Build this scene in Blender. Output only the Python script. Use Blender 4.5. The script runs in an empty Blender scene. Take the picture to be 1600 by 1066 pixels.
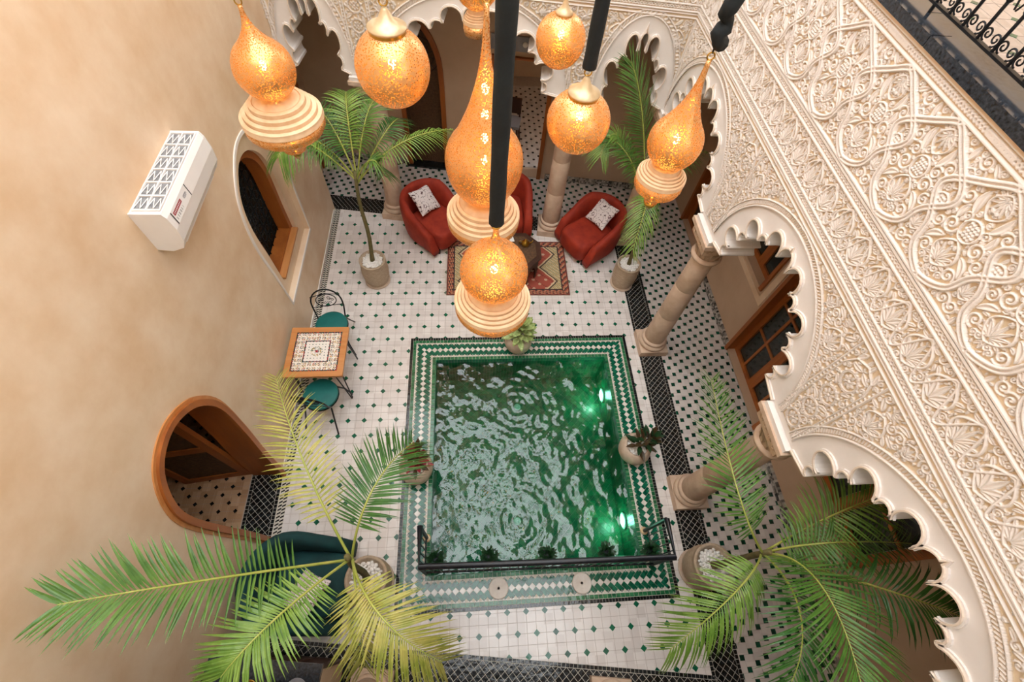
import bpy, bmesh, math, random
import numpy as np
from mathutils import Vector, Matrix
from mathutils.geometry import tessellate_polygon
random.seed(7); rng = np.random.default_rng(7)
PI = math.pi
scn = bpy.context.scene
COL = scn.collection
# ------------------------------------------------------------------ camera
cam_d = bpy.data.cameras.new('camera'); cam = bpy.data.objects.new('camera', cam_d); COL.objects.link(cam)
cam_d.sensor_fit = 'HORIZONTAL'; cam_d.sensor_width = 36; cam_d.lens = 720.93/1600*36
cam_d.clip_start = .02; cam_d.clip_end = 200
A_, YW, RL = 0.544112318, -0.166125479, 0.1260576
fw = Vector((0, math.sin(A_), -math.cos(A_))); up = Vector((0, math.cos(A_), math.sin(A_))); rt = Vector((1, 0, 0))
rt, up = math.cos(RL)*rt+math.sin(RL)*up, -math.sin(RL)*rt+math.cos(RL)*up
RZ = Matrix.Rotation(YW, 3, 'Z'); rt, up, fw = RZ@rt, RZ@up, RZ@fw
CAM = Vector((0, 0, 5.7))
cam.matrix_world = Matrix(((rt.x, up.x, -fw.x, 0), (rt.y, up.y, -fw.y, 0), (rt.z, up.z, -fw.z, 5.7), (0, 0, 0, 1)))
scn.camera = cam
# ------------------------------------------------------------------ sky light and exposure
w = bpy.data.worlds.new('sky'); scn.world = w; w.use_nodes = True
bg = w.node_tree.nodes['Background']; bg.inputs[0].default_value = (.93, .97, 1.0, 1); bg.inputs[1].default_value = 2.2
scn.view_settings.view_transform = 'Standard'; scn.view_settings.look = 'None'
scn.view_settings.exposure = 1.38; scn.view_settings.gamma = 1; scn.view_settings.use_curve_mapping = False
LAMP_W = .42

# ------------------------------------------------------------------ materials
def lin(h):
    h = h.lstrip('#'); o = []
    for i in (0, 2, 4):
        c = int(h[i:i+2], 16)/255
        o.append(c/12.92 if c <= .04045 else ((c+.055)/1.055)**2.4)
    return (*o, 1)
MATS = {}
def newmat(name):
    m = bpy.data.materials.new(name); m.use_nodes = True; MATS[name] = m
    nt = m.node_tree; return m, nt, nt.nodes['Principled BSDF']
def N(nt, t, **kw):
    n = nt.nodes.new(t)
    for k, v in kw.items():
        if k.startswith('i_'): n.inputs[k[2:].replace('_', ' ')].default_value = v
        else: setattr(n, k, v)
    return n
def mat(name, c1, c2=None, rough=.6, metal=0, scale=6, bump=0, bscale=None, detail=4, stretch=None, spec=None, coat=0):
    """plain surface: two tones mixed by noise, fine noise relief"""
    m, nt, b = newmat(name); L = nt.links.new
    b.inputs['Roughness'].default_value = rough; b.inputs['Metallic'].default_value = metal
    if spec is not None: b.inputs['Specular IOR Level'].default_value = spec
    if coat: b.inputs['Coat Weight'].default_value = coat
    tc = N(nt, 'ShaderNodeTexCoord'); src = tc.outputs['Object']
    if stretch:
        mp = N(nt, 'ShaderNodeMapping'); mp.inputs['Scale'].default_value = stretch; L(src, mp.inputs[0]); src = mp.outputs[0]
    n = N(nt, 'ShaderNodeTexNoise', i_Scale=scale, i_Detail=detail, i_Roughness=.6); L(src, n.inputs['Vector'])
    r = N(nt, 'ShaderNodeValToRGB'); r.color_ramp.elements[0].position = .35; r.color_ramp.elements[1].position = .68
    r.color_ramp.elements[0].color = lin(c1); r.color_ramp.elements[1].color = lin(c2 or c1)
    L(n.outputs[0], r.inputs[0]); L(r.outputs[0], b.inputs['Base Color'])
    if bump:
        n2 = N(nt, 'ShaderNodeTexNoise', i_Scale=bscale or scale*6, i_Detail=5); L(src, n2.inputs['Vector'])
        bp = N(nt, 'ShaderNodeBump', i_Strength=bump, i_Distance=.01); L(n2.outputs[0], bp.inputs['Height']); L(bp.outputs[0], b.inputs['Normal'])
    return m
def tilemat(name, c1, c2, cell, rough=.18, bump=.25, coat=0):
    """glazed tile: tone differs from piece to piece, slightly wavy glaze"""
    m, nt, b = newmat(name); L = nt.links.new
    b.inputs['Roughness'].default_value = rough
    g = N(nt, 'ShaderNodeNewGeometry')
    sc = N(nt, 'ShaderNodeVectorMath', operation='SCALE'); sc.inputs['Scale'].default_value = 1/cell; L(g.outputs['Position'], sc.inputs[0])
    fl = N(nt, 'ShaderNodeVectorMath', operation='FLOOR'); L(sc.outputs[0], fl.inputs[0])
    wn = N(nt, 'ShaderNodeTexWhiteNoise'); L(fl.outputs[0], wn.inputs['Vector'])
    r = N(nt, 'ShaderNodeValToRGB'); r.color_ramp.elements[0].color = lin(c1); r.color_ramp.elements[1].color = lin(c2)
    L(wn.outputs[0], r.inputs[0]); L(r.outputs[0], b.inputs['Base Color'])
    n2 = N(nt, 'ShaderNodeTexNoise', i_Scale=18, i_Detail=3); L(g.outputs['Position'], n2.inputs['Vector'])
    bp = N(nt, 'ShaderNodeBump', i_Strength=bump, i_Distance=.01); L(n2.outputs[0], bp.inputs['Height']); L(bp.outputs[0], b.inputs['Normal'])
    return m
def colmat(name, rough=.8, bump=.3, bscale=300):
    """printed or woven pattern stored per vertex"""
    m, nt, b = newmat(name); L = nt.links.new
    a = N(nt, 'ShaderNodeVertexColor', layer_name='Col'); L(a.outputs[0], b.inputs['Base Color']); b.inputs['Roughness'].default_value = rough
    tc = N(nt, 'ShaderNodeTexCoord')
    n2 = N(nt, 'ShaderNodeTexNoise', i_Scale=bscale, i_Detail=2); L(tc.outputs['Object'], n2.inputs['Vector'])
    bp = N(nt, 'ShaderNodeBump', i_Strength=bump, i_Distance=.004); L(n2.outputs[0], bp.inputs['Height']); L(bp.outputs[0], b.inputs['Normal'])
    return m
def stuccomat():
    m, nt, b = newmat('carved_stucco'); L = nt.links.new
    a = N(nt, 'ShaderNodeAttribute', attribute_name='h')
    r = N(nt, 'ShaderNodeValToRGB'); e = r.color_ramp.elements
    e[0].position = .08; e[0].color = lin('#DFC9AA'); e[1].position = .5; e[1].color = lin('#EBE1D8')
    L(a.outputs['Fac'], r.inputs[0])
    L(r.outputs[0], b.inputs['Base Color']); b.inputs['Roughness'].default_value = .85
    return m
stuccomat()
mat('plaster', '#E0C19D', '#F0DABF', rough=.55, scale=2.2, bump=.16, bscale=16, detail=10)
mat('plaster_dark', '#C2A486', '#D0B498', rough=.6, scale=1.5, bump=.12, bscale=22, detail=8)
mat('white_plaster', '#EBE3DC', '#F0E9E3', rough=.8, scale=5, bump=.05)
mat('stucco_bead', '#E2D0BC', '#EAD9C8', rough=.8, scale=9)
mat('ceiling', '#B9A48E', '#C4B09A', rough=.8, scale=3)
mat('stone', '#C9AC92', '#D9C0A8', rough=.7, scale=9, bump=.25, bscale=60)
mat('stone_carved', '#BFA084', '#D0B498', rough=.8, scale=14, bump=.5, bscale=90)
mat('grout', '#B5A79C', '#C2B5AA', rough=.9, scale=20)
mat('grout_light', '#CFC8B8', '#D9D2C4', rough=.9, scale=20)
mat('wood', '#94501F', '#B2682C', rough=.45, scale=5, stretch=(1, 1, .15), bump=.15, bscale=40)
mat('wood_light', '#C27F42', '#D2935A', rough=.45, scale=7, stretch=(.2, 2, 2), bump=.1)
mat('wood_dark', '#3A2116', '#4A2C1C', rough=.5, scale=8, bump=.2)
mat('wood_carved', '#4A3320', '#6A4C30', rough=.7, scale=30, bump=.6, bscale=60)
mat('iron', '#15171A', '#1E2125', rough=.42, metal=.6, scale=20)
mat('rail_black', '#14161C', '#1B1E26', rough=.38, scale=20)
mat('marble_black', '#14171C', '#3A4048', rough=.12, scale=55, detail=8)
mat('white_plastic', '#EFEBE8', '#F3F0ED', rough=.35, scale=4)
mat('filter_grey', '#77787A', '#9A9B9C', rough=.7, scale=40)
mat('red_velvet', '#8E2510', '#A93418', rough=.75, scale=7, bump=.1, bscale=200)
mat('teal_velvet', '#053234', '#0A4243', rough=.8, scale=6, bump=.1, bscale=200)
mat('teal_seat', '#04625E', '#087069', rough=.6, scale=6, bump=.06, bscale=150)
mat('pot_clay', '#AE987E', '#C4B098', rough=.75, scale=26, bump=.3, bscale=80, stretch=(1, 1, 2.5))
mat('pot_smooth', '#C2AB94', '#D3BFAA', rough=.6, scale=12, bump=.1)
mat('pebble', '#E8E4DE', '#F4F1EC', rough=.6, scale=60)
mat('trunk', '#5A5A30', '#7A6A44', rough=.8, scale=16, bump=.4)
mat('frond_green', '#3F6826', '#628836', rough=.42, scale=7)
mat('frond_bright', '#587F2A', '#84A046', rough=.42, scale=7)
mat('frond_deep', '#2A5822', '#48782E', rough=.4, scale=7)
mat('frond_yellow', '#8C9438', '#B6AC5C', rough=.45, scale=7)
mat('rachis', '#9AA646', '#B8B860', rough=.5, scale=10)
mat('leaf_dark', '#12301A', '#27502A', rough=.45, scale=20)
mat('leaf_pale', '#7E9C4C', '#D3DCA0', rough=.4, scale=34)
mat('leaf_red', '#7E1A2A', '#B33646', rough=.4, scale=24)
mat('leaf_olive', '#39371C', '#5B3A28', rough=.4, scale=22)
mat('soil', '#2A2018', '#3A2E22', rough=.9, scale=30)
mat('wood_disc', '#D8B48C', '#E6CBA8', rough=.5, scale=10, bump=.1)
mat('brass', '#B8923E', '#D2AE58', rough=.28, metal=1, scale=12)
mat('brass_dull', '#C7AE86', '#D9C4A0', rough=.4, metal=.5, scale=12)
mat('velvet_black', '#070D0F', '#10191B', rough=.85, scale=14, bump=.2, bscale=60)
mat('disc_stone', '#D5C9BC', '#E2D8CC', rough=.5, scale=18)
mat('fringe', '#CFC2AE', '#DED2C0', rough=.9, scale=40)
mat('tassel_red', '#7C1F2A', '#8A2A34', rough=.6)
mat('pink_glass', '#C9566A', '#DA6E80', rough=.15)
mat('grey_dish', '#8C8C92', '#9A9AA0', rough=.3)
mat('paper', '#E8E6E0', '#F0EEEA', rough=.7)
tilemat('tile_white', '#DCD4CE', '#EEE8E3', .101)
tilemat('tile_green', '#0C4A34', '#1B6A4A', .05)
tilemat('tile_darkgreen', '#0A2A20', '#14503A', .05)
tilemat('tile_rim_green', '#0B4A36', '#1C7456', .03, rough=.1)
tilemat('tile_rim_white', '#D9D4CA', '#ECE8E0', .05, rough=.12)
tilemat('tile_rim_edge', '#1B5A38', '#3F8458', .04, rough=.1)
tilemat('tile_black', '#0D0F10', '#26282A', .035, rough=.12)
tilemat('tile_pool', '#0C5A40', '#1E8A5E', .07, rough=.3)
tilemat('tile_gallery', '#CFC6C0', '#E2DAD4', .08)
tilemat('tile_upper', '#A3968C', '#B8AAA0', .1)
tilemat('tile_room', '#B08A66', '#CBA684', .09, rough=.3)
tilemat('tile_check', '#14181A', '#C9C2B8', .03, rough=.2)
colmat('woven'); colmat('mosaic', rough=.3, bump=.2); colmat('print', rough=.5, bump=.02)
# glass
m, nt, b = newmat('glass'); b.inputs['Base Color'].default_value = (.05, .06, .06, 1); b.inputs['Roughness'].default_value = .04
b.inputs['Alpha'].default_value = .55
# water: clear green with mirror reflections
m, nt, b = newmat('water'); L = nt.links.new
out = nt.nodes['Material Output']; nt.nodes.remove(b)
tr = N(nt, 'ShaderNodeBsdfTransparent'); tr.inputs[0].default_value = (.22, .60, .46, 1)
gl = N(nt, 'ShaderNodeBsdfGlossy'); gl.inputs['Roughness'].default_value = .02; gl.inputs[0].default_value = (1, 1, 1, 1)
fr = N(nt, 'ShaderNodeFresnel'); fr.inputs[0].default_value = 1.62
mx = N(nt, 'ShaderNodeMixShader'); L(fr.outputs[0], mx.inputs[0]); L(tr.outputs[0], mx.inputs[1]); L(gl.outputs[0], mx.inputs[2]); L(mx.outputs[0], out.inputs[0])
tcn = N(nt, 'ShaderNodeTexCoord'); nz = N(nt, 'ShaderNodeTexNoise', i_Scale=14, i_Detail=2); L(tcn.outputs['Object'], nz.inputs['Vector'])
bp = N(nt, 'ShaderNodeBump', i_Strength=.22, i_Distance=.02); L(nz.outputs[0], bp.inputs['Height']); L(bp.outputs[0], gl.inputs['Normal']); L(bp.outputs[0], fr.inputs['Normal'])
def emit(name, c, s):
    m, nt, b = newmat(name); b.inputs['Base Color'].default_value = lin(c); b.inputs['Emission Color'].default_value = lin(c); b.inputs['Emission Strength'].default_value = s
emit('pool_lamp', '#F4FFFA', 5); emit('bulb', '#FFE2A6', 14)
# pierced brass: holes let the lamp inside show through
m, nt, b = newmat('pierced_brass'); L = nt.links.new
b.inputs['Base Color'].default_value = lin('#DDB078'); b.inputs['Metallic'].default_value = .7; b.inputs['Roughness'].default_value = .34
out = nt.nodes['Material Output']
tc = N(nt, 'ShaderNodeTexCoord'); vo = N(nt, 'ShaderNodeTexVoronoi', i_Scale=120.0); L(tc.outputs['Object'], vo.inputs['Vector'])
lt = N(nt, 'ShaderNodeMath', operation='LESS_THAN'); lt.inputs[1].default_value = .40; L(vo.outputs['Distance'], lt.inputs[0])
tl = N(nt, 'ShaderNodeBsdfTranslucent'); tl.inputs[0].default_value = lin('#FFB24A')
m1 = N(nt, 'ShaderNodeMixShader'); m1.inputs[0].default_value = .045; L(b.outputs[0], m1.inputs[1]); L(tl.outputs[0], m1.inputs[2])
tp = N(nt, 'ShaderNodeBsdfTransparent'); tp.inputs[0].default_value = lin('#FFE0A0')
m2 = N(nt, 'ShaderNodeMixShader'); mm = N(nt, 'ShaderNodeMath', operation='MULTIPLY'); mm.inputs[1].default_value = .9
L(lt.outputs[0], mm.inputs[0]); L(mm.outputs[0], m2.inputs[0]); L(m1.outputs[0], m2.inputs[1]); L(tp.outputs[0], m2.inputs[2]); L(m2.outputs[0], out.inputs[0])

# ------------------------------------------------------------------ mesh helpers
def link(name, me, m=None, parent=None, loc=None, rz=0):
    o = bpy.data.objects.new(name, me); COL.objects.link(o)
    if me is not None and m is not None and len(me.materials) == 0: me.materials.append(MATS[m])
    if parent is not None: o.parent = parent
    if loc is not None: o.location = loc
    if rz: o.rotation_euler = (0, 0, rz)
    return o
def tag(o, label=None, cat=None, group=None, kind=None):
    if label: o['label'] = label
    if cat: o['category'] = cat
    if group: o['group'] = group
    if kind: o['kind'] = kind
    return o
def empty(name, loc=(0, 0, 0), rz=0): return link(name, None, None, None, loc, rz)
def copy_tree(o, parent=None):
    c = o.copy(); COL.objects.link(c); c.parent = parent
    for ch in list(o.children): copy_tree(ch, c)
    return c
class MB:
    def __init__(s): s.v = []; s.f = []
    def add(s, v, f):
        n = len(s.v); s.v += [tuple(p) for p in v]; s.f += [tuple(i+n for i in q) for q in f]; return s
    def box(s, c, d, rz=0, M=None):
        x, y, z = d[0]/2, d[1]/2, d[2]/2
        v = [Vector((a, b_, e)) for e in (-z, z) for a, b_ in ((-x, -y), (x, -y), (x, y), (-x, y))]
        R = Matrix.Rotation(rz, 3, 'Z') if M is None else M
        v = [R@p+Vector(c) for p in v]
        return s.add(v, [(3, 2, 1, 0), (4, 5, 6, 7), (0, 1, 5, 4), (1, 2, 6, 5), (2, 3, 7, 6), (3, 0, 4, 7)])
    def prism(s, poly, z0, z1, inset=0):
        n = len(poly); top = poly
        if inset:
            cx = sum(p[0] for p in poly)/n; cy = sum(p[1] for p in poly)/n
            top = [(cx+(p[0]-cx)*(1-inset/max(1e-6, math.hypot(p[0]-cx, p[1]-cy))), cy+(p[1]-cy)*(1-inset/max(1e-6, math.hypot(p[0]-cx, p[1]-cy)))) for p in poly]
        v = [(p[0], p[1], z0) for p in poly]+[(p[0], p[1], z1) for p in top]
        return s.add(v, [tuple(range(n-1, -1, -1)), tuple(range(n, 2*n))]+[(i, (i+1) % n, n+(i+1) % n, n+i) for i in range(n)])
    def lathe(s, prof, n=24, c=(0, 0, 0), sx=1, sy=1):
        v = []; f = []
        for r, z in prof:
            for k in range(n):
                a = 2*PI*k/n; v.append((c[0]+r*math.cos(a)*sx, c[1]+r*math.sin(a)*sy, c[2]+z))
        for i in range(len(prof)-1):
            for k in range(n): f.append((i*n+k, i*n+(k+1) % n, (i+1)*n+(k+1) % n, (i+1)*n+k))
        if prof[0][0] > 1e-4: f.append(tuple(range(n-1, -1, -1)))
        if prof[-1][0] > 1e-4: f.append(tuple(range((len(prof)-1)*n, len(prof)*n)))
        return s.add(v, f)
    def tube(s, pts, r, n=8, closed=False):
        P = [Vector(p) for p in pts]; m_ = len(P); rr = r if isinstance(r, (list, tuple)) else [r]*m_
        v = []; f = []; ref = None
        for i in range(m_):
            a = P[i-1] if (i > 0 or closed) else P[i]; b_ = P[(i+1) % m_] if (i < m_-1 or closed) else P[i]
            t = (b_-a).normalized()
            if ref is None: ref = Vector((0, 0, 1)) if abs(t.z) < .9 else Vector((1, 0, 0))
            x = t.cross(ref); x = x.normalized() if x.length > 1e-5 else t.orthogonal().normalized()
            y = x.cross(t); ref = y
            for k in range(n):
                q = 2*PI*k/n; v.append(P[i]+x*math.cos(q)*rr[i]+y*math.sin(q)*rr[i])
        for i in range(m_ if closed else m_-1):
            j = (i+1) % m_
            for k in range(n): f.append((i*n+k, i*n+(k+1) % n, j*n+(k+1) % n, j*n+k))
        if not closed: f += [tuple(range(n-1, -1, -1)), tuple(range((m_-1)*n, m_*n))]
        return s.add(v, f)
    def sweep(s, path, nrm, wdt, dep, closed=False, off=0.0):
        """rectangular section wdt (in the plane, to the left of travel) x dep (along nrm)"""
        P = [Vector(p) for p in path]; n = Vector(nrm).normalized(); m_ = len(P); v = []; f = []
        for i in range(m_):
            a = P[i-1] if (i > 0 or closed) else P[i]; b_ = P[(i+1) % m_] if (i < m_-1 or closed) else P[i]
            t = (b_-a).normalized(); sd = n.cross(t)
            v += [P[i]+sd*off, P[i]+sd*(off+wdt), P[i]+sd*(off+wdt)+n*dep, P[i]+sd*off+n*dep]
        for i in range(m_ if closed else m_-1):
            j = (i+1) % m_
            for k in range(4): f.append((i*4+k, i*4+(k+1) % 4, j*4+(k+1) % 4, j*4+k))
        if not closed: f += [(3, 2, 1, 0), tuple((m_-1)*4+k for k in range(4))]
        return s.add(v, f)
    def grid(s, fn, nu, nv, closed_u=False):
        v = [fn(i/(nu if closed_u else nu-1), j/(nv-1)) for j in range(nv) for i in range(nu)]; f = []
        for j in range(nv-1):
            for i in range(nu if closed_u else nu-1):
                k = (i+1) % nu; f.append((j*nu+i, j*nu+k, (j+1)*nu+k, (j+1)*nu+i))
        return s.add(v, f)
    def sphere(s, c, r, n=12, m_=8, sq=(1, 1, 1)):
        return s.grid(lambda a, b_: (c[0]+r*sq[0]*math.cos(2*PI*a)*math.sin(PI*b_), c[1]+r*sq[1]*math.sin(2*PI*a)*math.sin(PI*b_), c[2]-r*sq[2]*math.cos(PI*b_)), n, m_, True)
    def mesh(s, name, smooth=False, fix=True):
        me = bpy.data.meshes.new(name); me.from_pydata([tuple(p) for p in s.v], [], s.f)
        if fix:
            bm = bmesh.new(); bm.from_mesh(me); bmesh.ops.recalc_face_normals(bm, faces=bm.faces); bm.to_mesh(me); bm.free()
        if smooth: me.shade_smooth()
        if smooth == 'auto' or smooth == 2:
            me.set_sharp_from_angle(angle=math.radians(40))
        me.update(); return me
    def build(s, name, m, parent=None, loc=None, rz=0, smooth=False, fix=True): return link(name, s.mesh(name, smooth, fix), m, parent, loc, rz)
def clip(poly, region):
    """clip polygon by convex counter-clockwise region"""
    out = list(poly); n = len(region)
    for i in range(n):
        ax, ay = region[i]; bx, by = region[(i+1) % n]; src = out; out = []
        if not src: return []
        for k in range(len(src)):
            p, q = src[k], src[(k+1) % len(src)]
            dp = (bx-ax)*(p[1]-ay)-(by-ay)*(p[0]-ax); dq = (bx-ax)*(q[1]-ay)-(by-ay)*(q[0]-ax)
            if dp >= 0: out.append(p)
            if dp*dq < 0:
                t = dp/(dp-dq); out.append((p[0]+(q[0]-p[0])*t, p[1]+(q[1]-p[1])*t))
    return out
def area(p): return abs(sum(p[i][0]*p[(i+1) % len(p)][1]-p[(i+1) % len(p)][0]*p[i][1] for i in range(len(p)))/2)
def tiles(parent, name, polys, z0, z1, m, limit=300, inset=.0012, key=None):
    """the nearest pieces become objects, the rest one joined part"""
    polys = [p for p in polys if len(p) > 2 and area(p) > 4e-5]
    cen = [(sum(q[0] for q in p)/len(p), sum(q[1] for q in p)/len(p)) for p in polys]
    big = max(area(p) for p in polys)
    order = sorted(range(len(polys)), key=(lambda i: (cen[i][0]-.5)**2+(cen[i][1]-.8)**2+(30 if area(polys[i]) < .5*big else 0)))
    if key: order = sorted(range(len(polys)), key=lambda i: key(cen[i]))
    cache = {}; rest = MB()
    for r_, i in enumerate(order):
        c = cen[i]; rel = [(round(q[0]-c[0], 4), round(q[1]-c[1], 4)) for q in polys[i]]
        if r_ < limit:
            kk = tuple(rel)
            if kk not in cache:
                cache[kk] = MB().prism(rel, 0, z1-z0, inset).mesh(name, fix=False); cache[kk].materials.append(MATS[m])
            link(name, cache[kk], None, parent, (c[0], c[1], z0))
        else: rest.prism(polys[i], z0, z1, inset)
    if rest.v: tag(rest.build(name+'_field', m, parent, fix=False), kind='stuff')
def holed(outer, holes):
    """triangulate a polygon with holes: returns points, triangles"""
    loops = [[Vector((p[0], p[1], 0)) for p in l] for l in [outer]+holes]
    return [p for l in [outer]+holes for p in l], tessellate_polygon(loops)
def slab_holes(outer, holes, thick):
    """wall slab in local x-z, front at y=0, back at y=thick"""
    pts, tri = holed(outer, holes); n = len(pts)
    v = [(p[0], 0, p[1]) for p in pts]+[(p[0], thick, p[1]) for p in pts]
    f = [tuple(t) for t in tri]+[tuple(i+n for i in reversed(t)) for t in tri]; k = 0
    for l in [outer]+holes:
        m_ = len(l)
        for i in range(m_): f.append((k+i, k+(i+1) % m_, n+k+(i+1) % m_, n+k+i))
        k += m_
    return MB().add(v, f)
def paint(name, wx, wy, nx, ny, fn, z=0):
    """flat sheet with a printed pattern"""
    xs = np.linspace(0, 1, nx+1); ys = np.linspace(0, 1, ny+1)
    v = [((a-.5)*wx, (b_-.5)*wy, z) for b_ in ys for a in xs]
    f = [(j*(nx+1)+i, j*(nx+1)+i+1, (j+1)*(nx+1)+i+1, (j+1)*(nx+1)+i) for j in range(ny) for i in range(nx)]
    me = bpy.data.meshes.new(name); me.from_pydata(v, [], f)
    ca = me.color_attributes.new('Col', 'FLOAT_COLOR', 'CORNER')
    buf = np.zeros((len(f)*4, 4), np.float32)
    for j in range(ny):
        for i in range(nx): buf[(j*nx+i)*4:(j*nx+i)*4+4] = fn((i+.5)/nx, (j+.5)/ny)
    ca.data.foreach_set('color', buf.ravel()); me.update(); return me

# ------------------------------------------------------------------ carved relief (height fields turned into meshes)
class HF:
    def __init__(s, x0, x1, z0, z1, res):
        s.x0, s.z0, s.res = x0, z0, res; s.nx = int(round((x1-x0)/res))+1; s.nz = int(round((z1-z0)/res))+1
        s.rx = (x1-x0)/(s.nx-1); s.rz = (z1-z0)/(s.nz-1)
        s.X, s.Z = np.meshgrid(np.linspace(x0, x1, s.nx), np.linspace(z0, z1, s.nz)); s.h = np.zeros_like(s.X); s.per = 0
    def win(s, a, b_, c, d):
        i0 = max(0, int((a-s.x0)/s.rx)); i1 = min(s.nx, int((b_-s.x0)/s.rx)+2); j0 = max(0, int((c-s.z0)/s.rz)); j1 = min(s.nz, int((d-s.z0)/s.rz)+2)
        return slice(j0, max(j0, j1)), slice(i0, max(i0, i1))
    def stroke(s, pts, wd, hg, prof='round'):
        for sh in ((-s.per, 0, s.per) if s.per else (0,)):
            P = np.array(pts, float)+np.array([sh, 0]); W = np.broadcast_to(np.asarray(wd, float), (len(P),))/2; mw = W.max()
            sl = s.win(P[:, 0].min()-mw, P[:, 0].max()+mw, P[:, 1].min()-mw, P[:, 1].max()+mw)
            X = s.X[sl]; Z = s.Z[sl]
            if X.size == 0: continue
            best = np.full(X.shape, 9.)
            for i in range(len(P)-1):
                d = P[i+1]-P[i]; l2 = max(1e-12, d@d); t = np.clip(((X-P[i, 0])*d[0]+(Z-P[i, 1])*d[1])/l2, 0, 1)
                ds = np.hypot(X-P[i, 0]-t*d[0], Z-P[i, 1]-t*d[1]); ww = np.maximum(1e-4, W[i]+(W[i+1]-W[i])*t)
                best = np.minimum(best, ds/ww)
            if prof == 'round': v = np.where(best < 1, .55+.45*np.sqrt(np.clip(1-best**2, 0, 1)), 0)
            elif prof == 'double': v = np.where(best < 1, 1-.45*(best < .28)-.2*np.clip((best-.85)/.15, 0, 1), 0)
            elif prof == 'vein': v = np.where(best < 1, .5+.5*np.clip(best*1.6, 0, 1)-.35*np.clip((best-.7)/.3, 0, 1), 0)
            else: v = np.where(best < 1, 1., 0)
            s.h[sl] = np.maximum(s.h[sl], v*hg)
    def disc(s, c, r, hg): s.stroke([c, (c[0]+1e-5, c[1])], 2*r, hg)
    def spiral(s, c, r, a0, d, wd, hg, turns=1.45):
        t = np.linspace(0, 1, 26); a = a0+d*t*turns*2*PI; q = r*(1-.8*t)
        s.stroke(np.stack([c[0]+q*np.cos(a), c[1]+q*np.sin(a)], 1), wd*(1-.3*t), hg); s.disc(c, wd*.55, hg*1.05)
    def leaf(s, c, ln, a, wd, hg, bend=0.):
        t = np.linspace(0, 1, 9); aa = a+bend*t; dx = np.cumsum(np.cos(aa))*ln/9; dz = np.cumsum(np.sin(aa))*ln/9
        s.stroke(np.stack([c[0]+dx, c[1]+dz], 1), wd*np.maximum(.08, np.sin(PI*(.12+.86*t))), hg, 'vein')
    def ring(s, c, r, wd, hg, prof='round'):
        a = np.linspace(0, 2*PI, 33); s.stroke(np.stack([c[0]+r*np.cos(a), c[1]+r*np.sin(a)], 1), wd, hg, prof)
    def palmette(s, c, sz, hg, up_=1, lotus=False):
        n = 2 if lotus else 4
        for k in range(-n, n+1):
            s.leaf(c, sz*(1-.06*abs(k)), up_*PI/2-k*(.30 if not lotus else .42)*up_, sz*(.16 if not lotus else .24), hg, -k*.22*up_)
        t = np.linspace(0, 1, 15)
        for m_ in (-1, 1):
            s.stroke(np.stack([c[0]+m_*sz*.62*np.sin(PI*t)**.8, c[1]+up_*sz*(-.15+1.35*t)], 1), sz*.09, hg*1.1)
            s.spiral((c[0]+m_*sz*.3, c[1]-up_*sz*.18), sz*.2, PI/2, m_, sz*.08, hg)
    def rosette(s, c, r, hg):
        s.ring(c, r, r*.24, hg, 'double')
        for k in range(8):
            a = k*PI/4; s.leaf((c[0]+.2*r*math.cos(a), c[1]+.2*r*math.sin(a)), r*.55, a, r*.26, hg)
        s.disc(c, r*.17, hg)
        for k in range(12):
            a = (k+.5)*PI/6; s.disc((c[0]+1.2*r*math.cos(a), c[1]+1.2*r*math.sin(a)), r*.13, hg*.8)
    def braid(s, x0, x1, zc, wd, per_, hg):
        n = max(8, int((x1-x0)/per_*10)); t = np.linspace(x0, x1, n)
        for ph in (0, PI): s.stroke(np.stack([t, zc+wd*.3*np.sin(t*2*PI/per_+ph)], 1), wd*.3, hg)
    def fill(s, n, rmax, rmin, hg, mirror=None, seed=1, valid=None):
        g = np.random.default_rng(seed); lo, hi = s.X.min(), s.X.max(); zl, zh = s.Z.min(), s.Z.max()
        for k in range(n):
            r = rmax+(rmin-rmax)*(k/n)**.6; c = (g.uniform(lo, hi), g.uniform(zl+r*.6, zh-r*.6))
            if valid is not None and not valid(c, r): continue
            if (s.h[s.win(c[0]-r*.8, c[0]+r*.8, c[1]-r*.8, c[1]+r*.8)] > 0).mean() > .14: continue
            a = g.uniform(0, 2*PI); d = 1 if g.random() < .5 else -1; kind = g.random(); b_ = g.uniform(-1.2, 1.2)
            for mm_ in ((0, 1) if mirror is not None else (0,)):
                cc = c if not mm_ else (2*mirror-c[0], c[1]); aa = a if not mm_ else PI-a; dd = d if not mm_ else -d; bb = b_ if not mm_ else -b_
                if kind < .5: s.spiral(cc, r*.92, aa, dd, max(.009, r*.3), hg)
                elif kind < .92:
                    p0 = (cc[0]-r*.9*math.cos(aa), cc[1]-r*.9*math.sin(aa)); s.leaf(p0, r*2, aa-bb*.5, r*.8, hg, bb)
                else:
                    for q in range(5): s.leaf((cc[0]-r*.6*math.cos(aa), cc[1]-r*.6*math.sin(aa)), r*1.5, aa+(q-2)*.45, r*.36, hg)
    def mesh(s, name, mask=None, base=.001, ref=.013):
        v = np.stack([s.X.ravel(), -(s.h.ravel()*1.35+base), s.Z.ravel()], 1)
        idx = np.arange(s.nx*s.nz).reshape(s.nz, s.nx)
        q = np.stack([idx[:-1, :-1], idx[:-1, 1:], idx[1:, 1:], idx[1:, :-1]], -1).reshape(-1, 4)
        if mask is not None: q = q[mask.ravel()[q].all(1)]
        used = np.unique(q); re = np.full(len(v), -1); re[used] = np.arange(len(used)); v = v[used]; q = re[q]
        me = bpy.data.meshes.new(name); me.vertices.add(len(v)); me.vertices.foreach_set('co', v.astype(np.float32).ravel())
        me.loops.add(q.size); me.loops.foreach_set('vertex_index', q.astype(np.int32).ravel())
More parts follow.
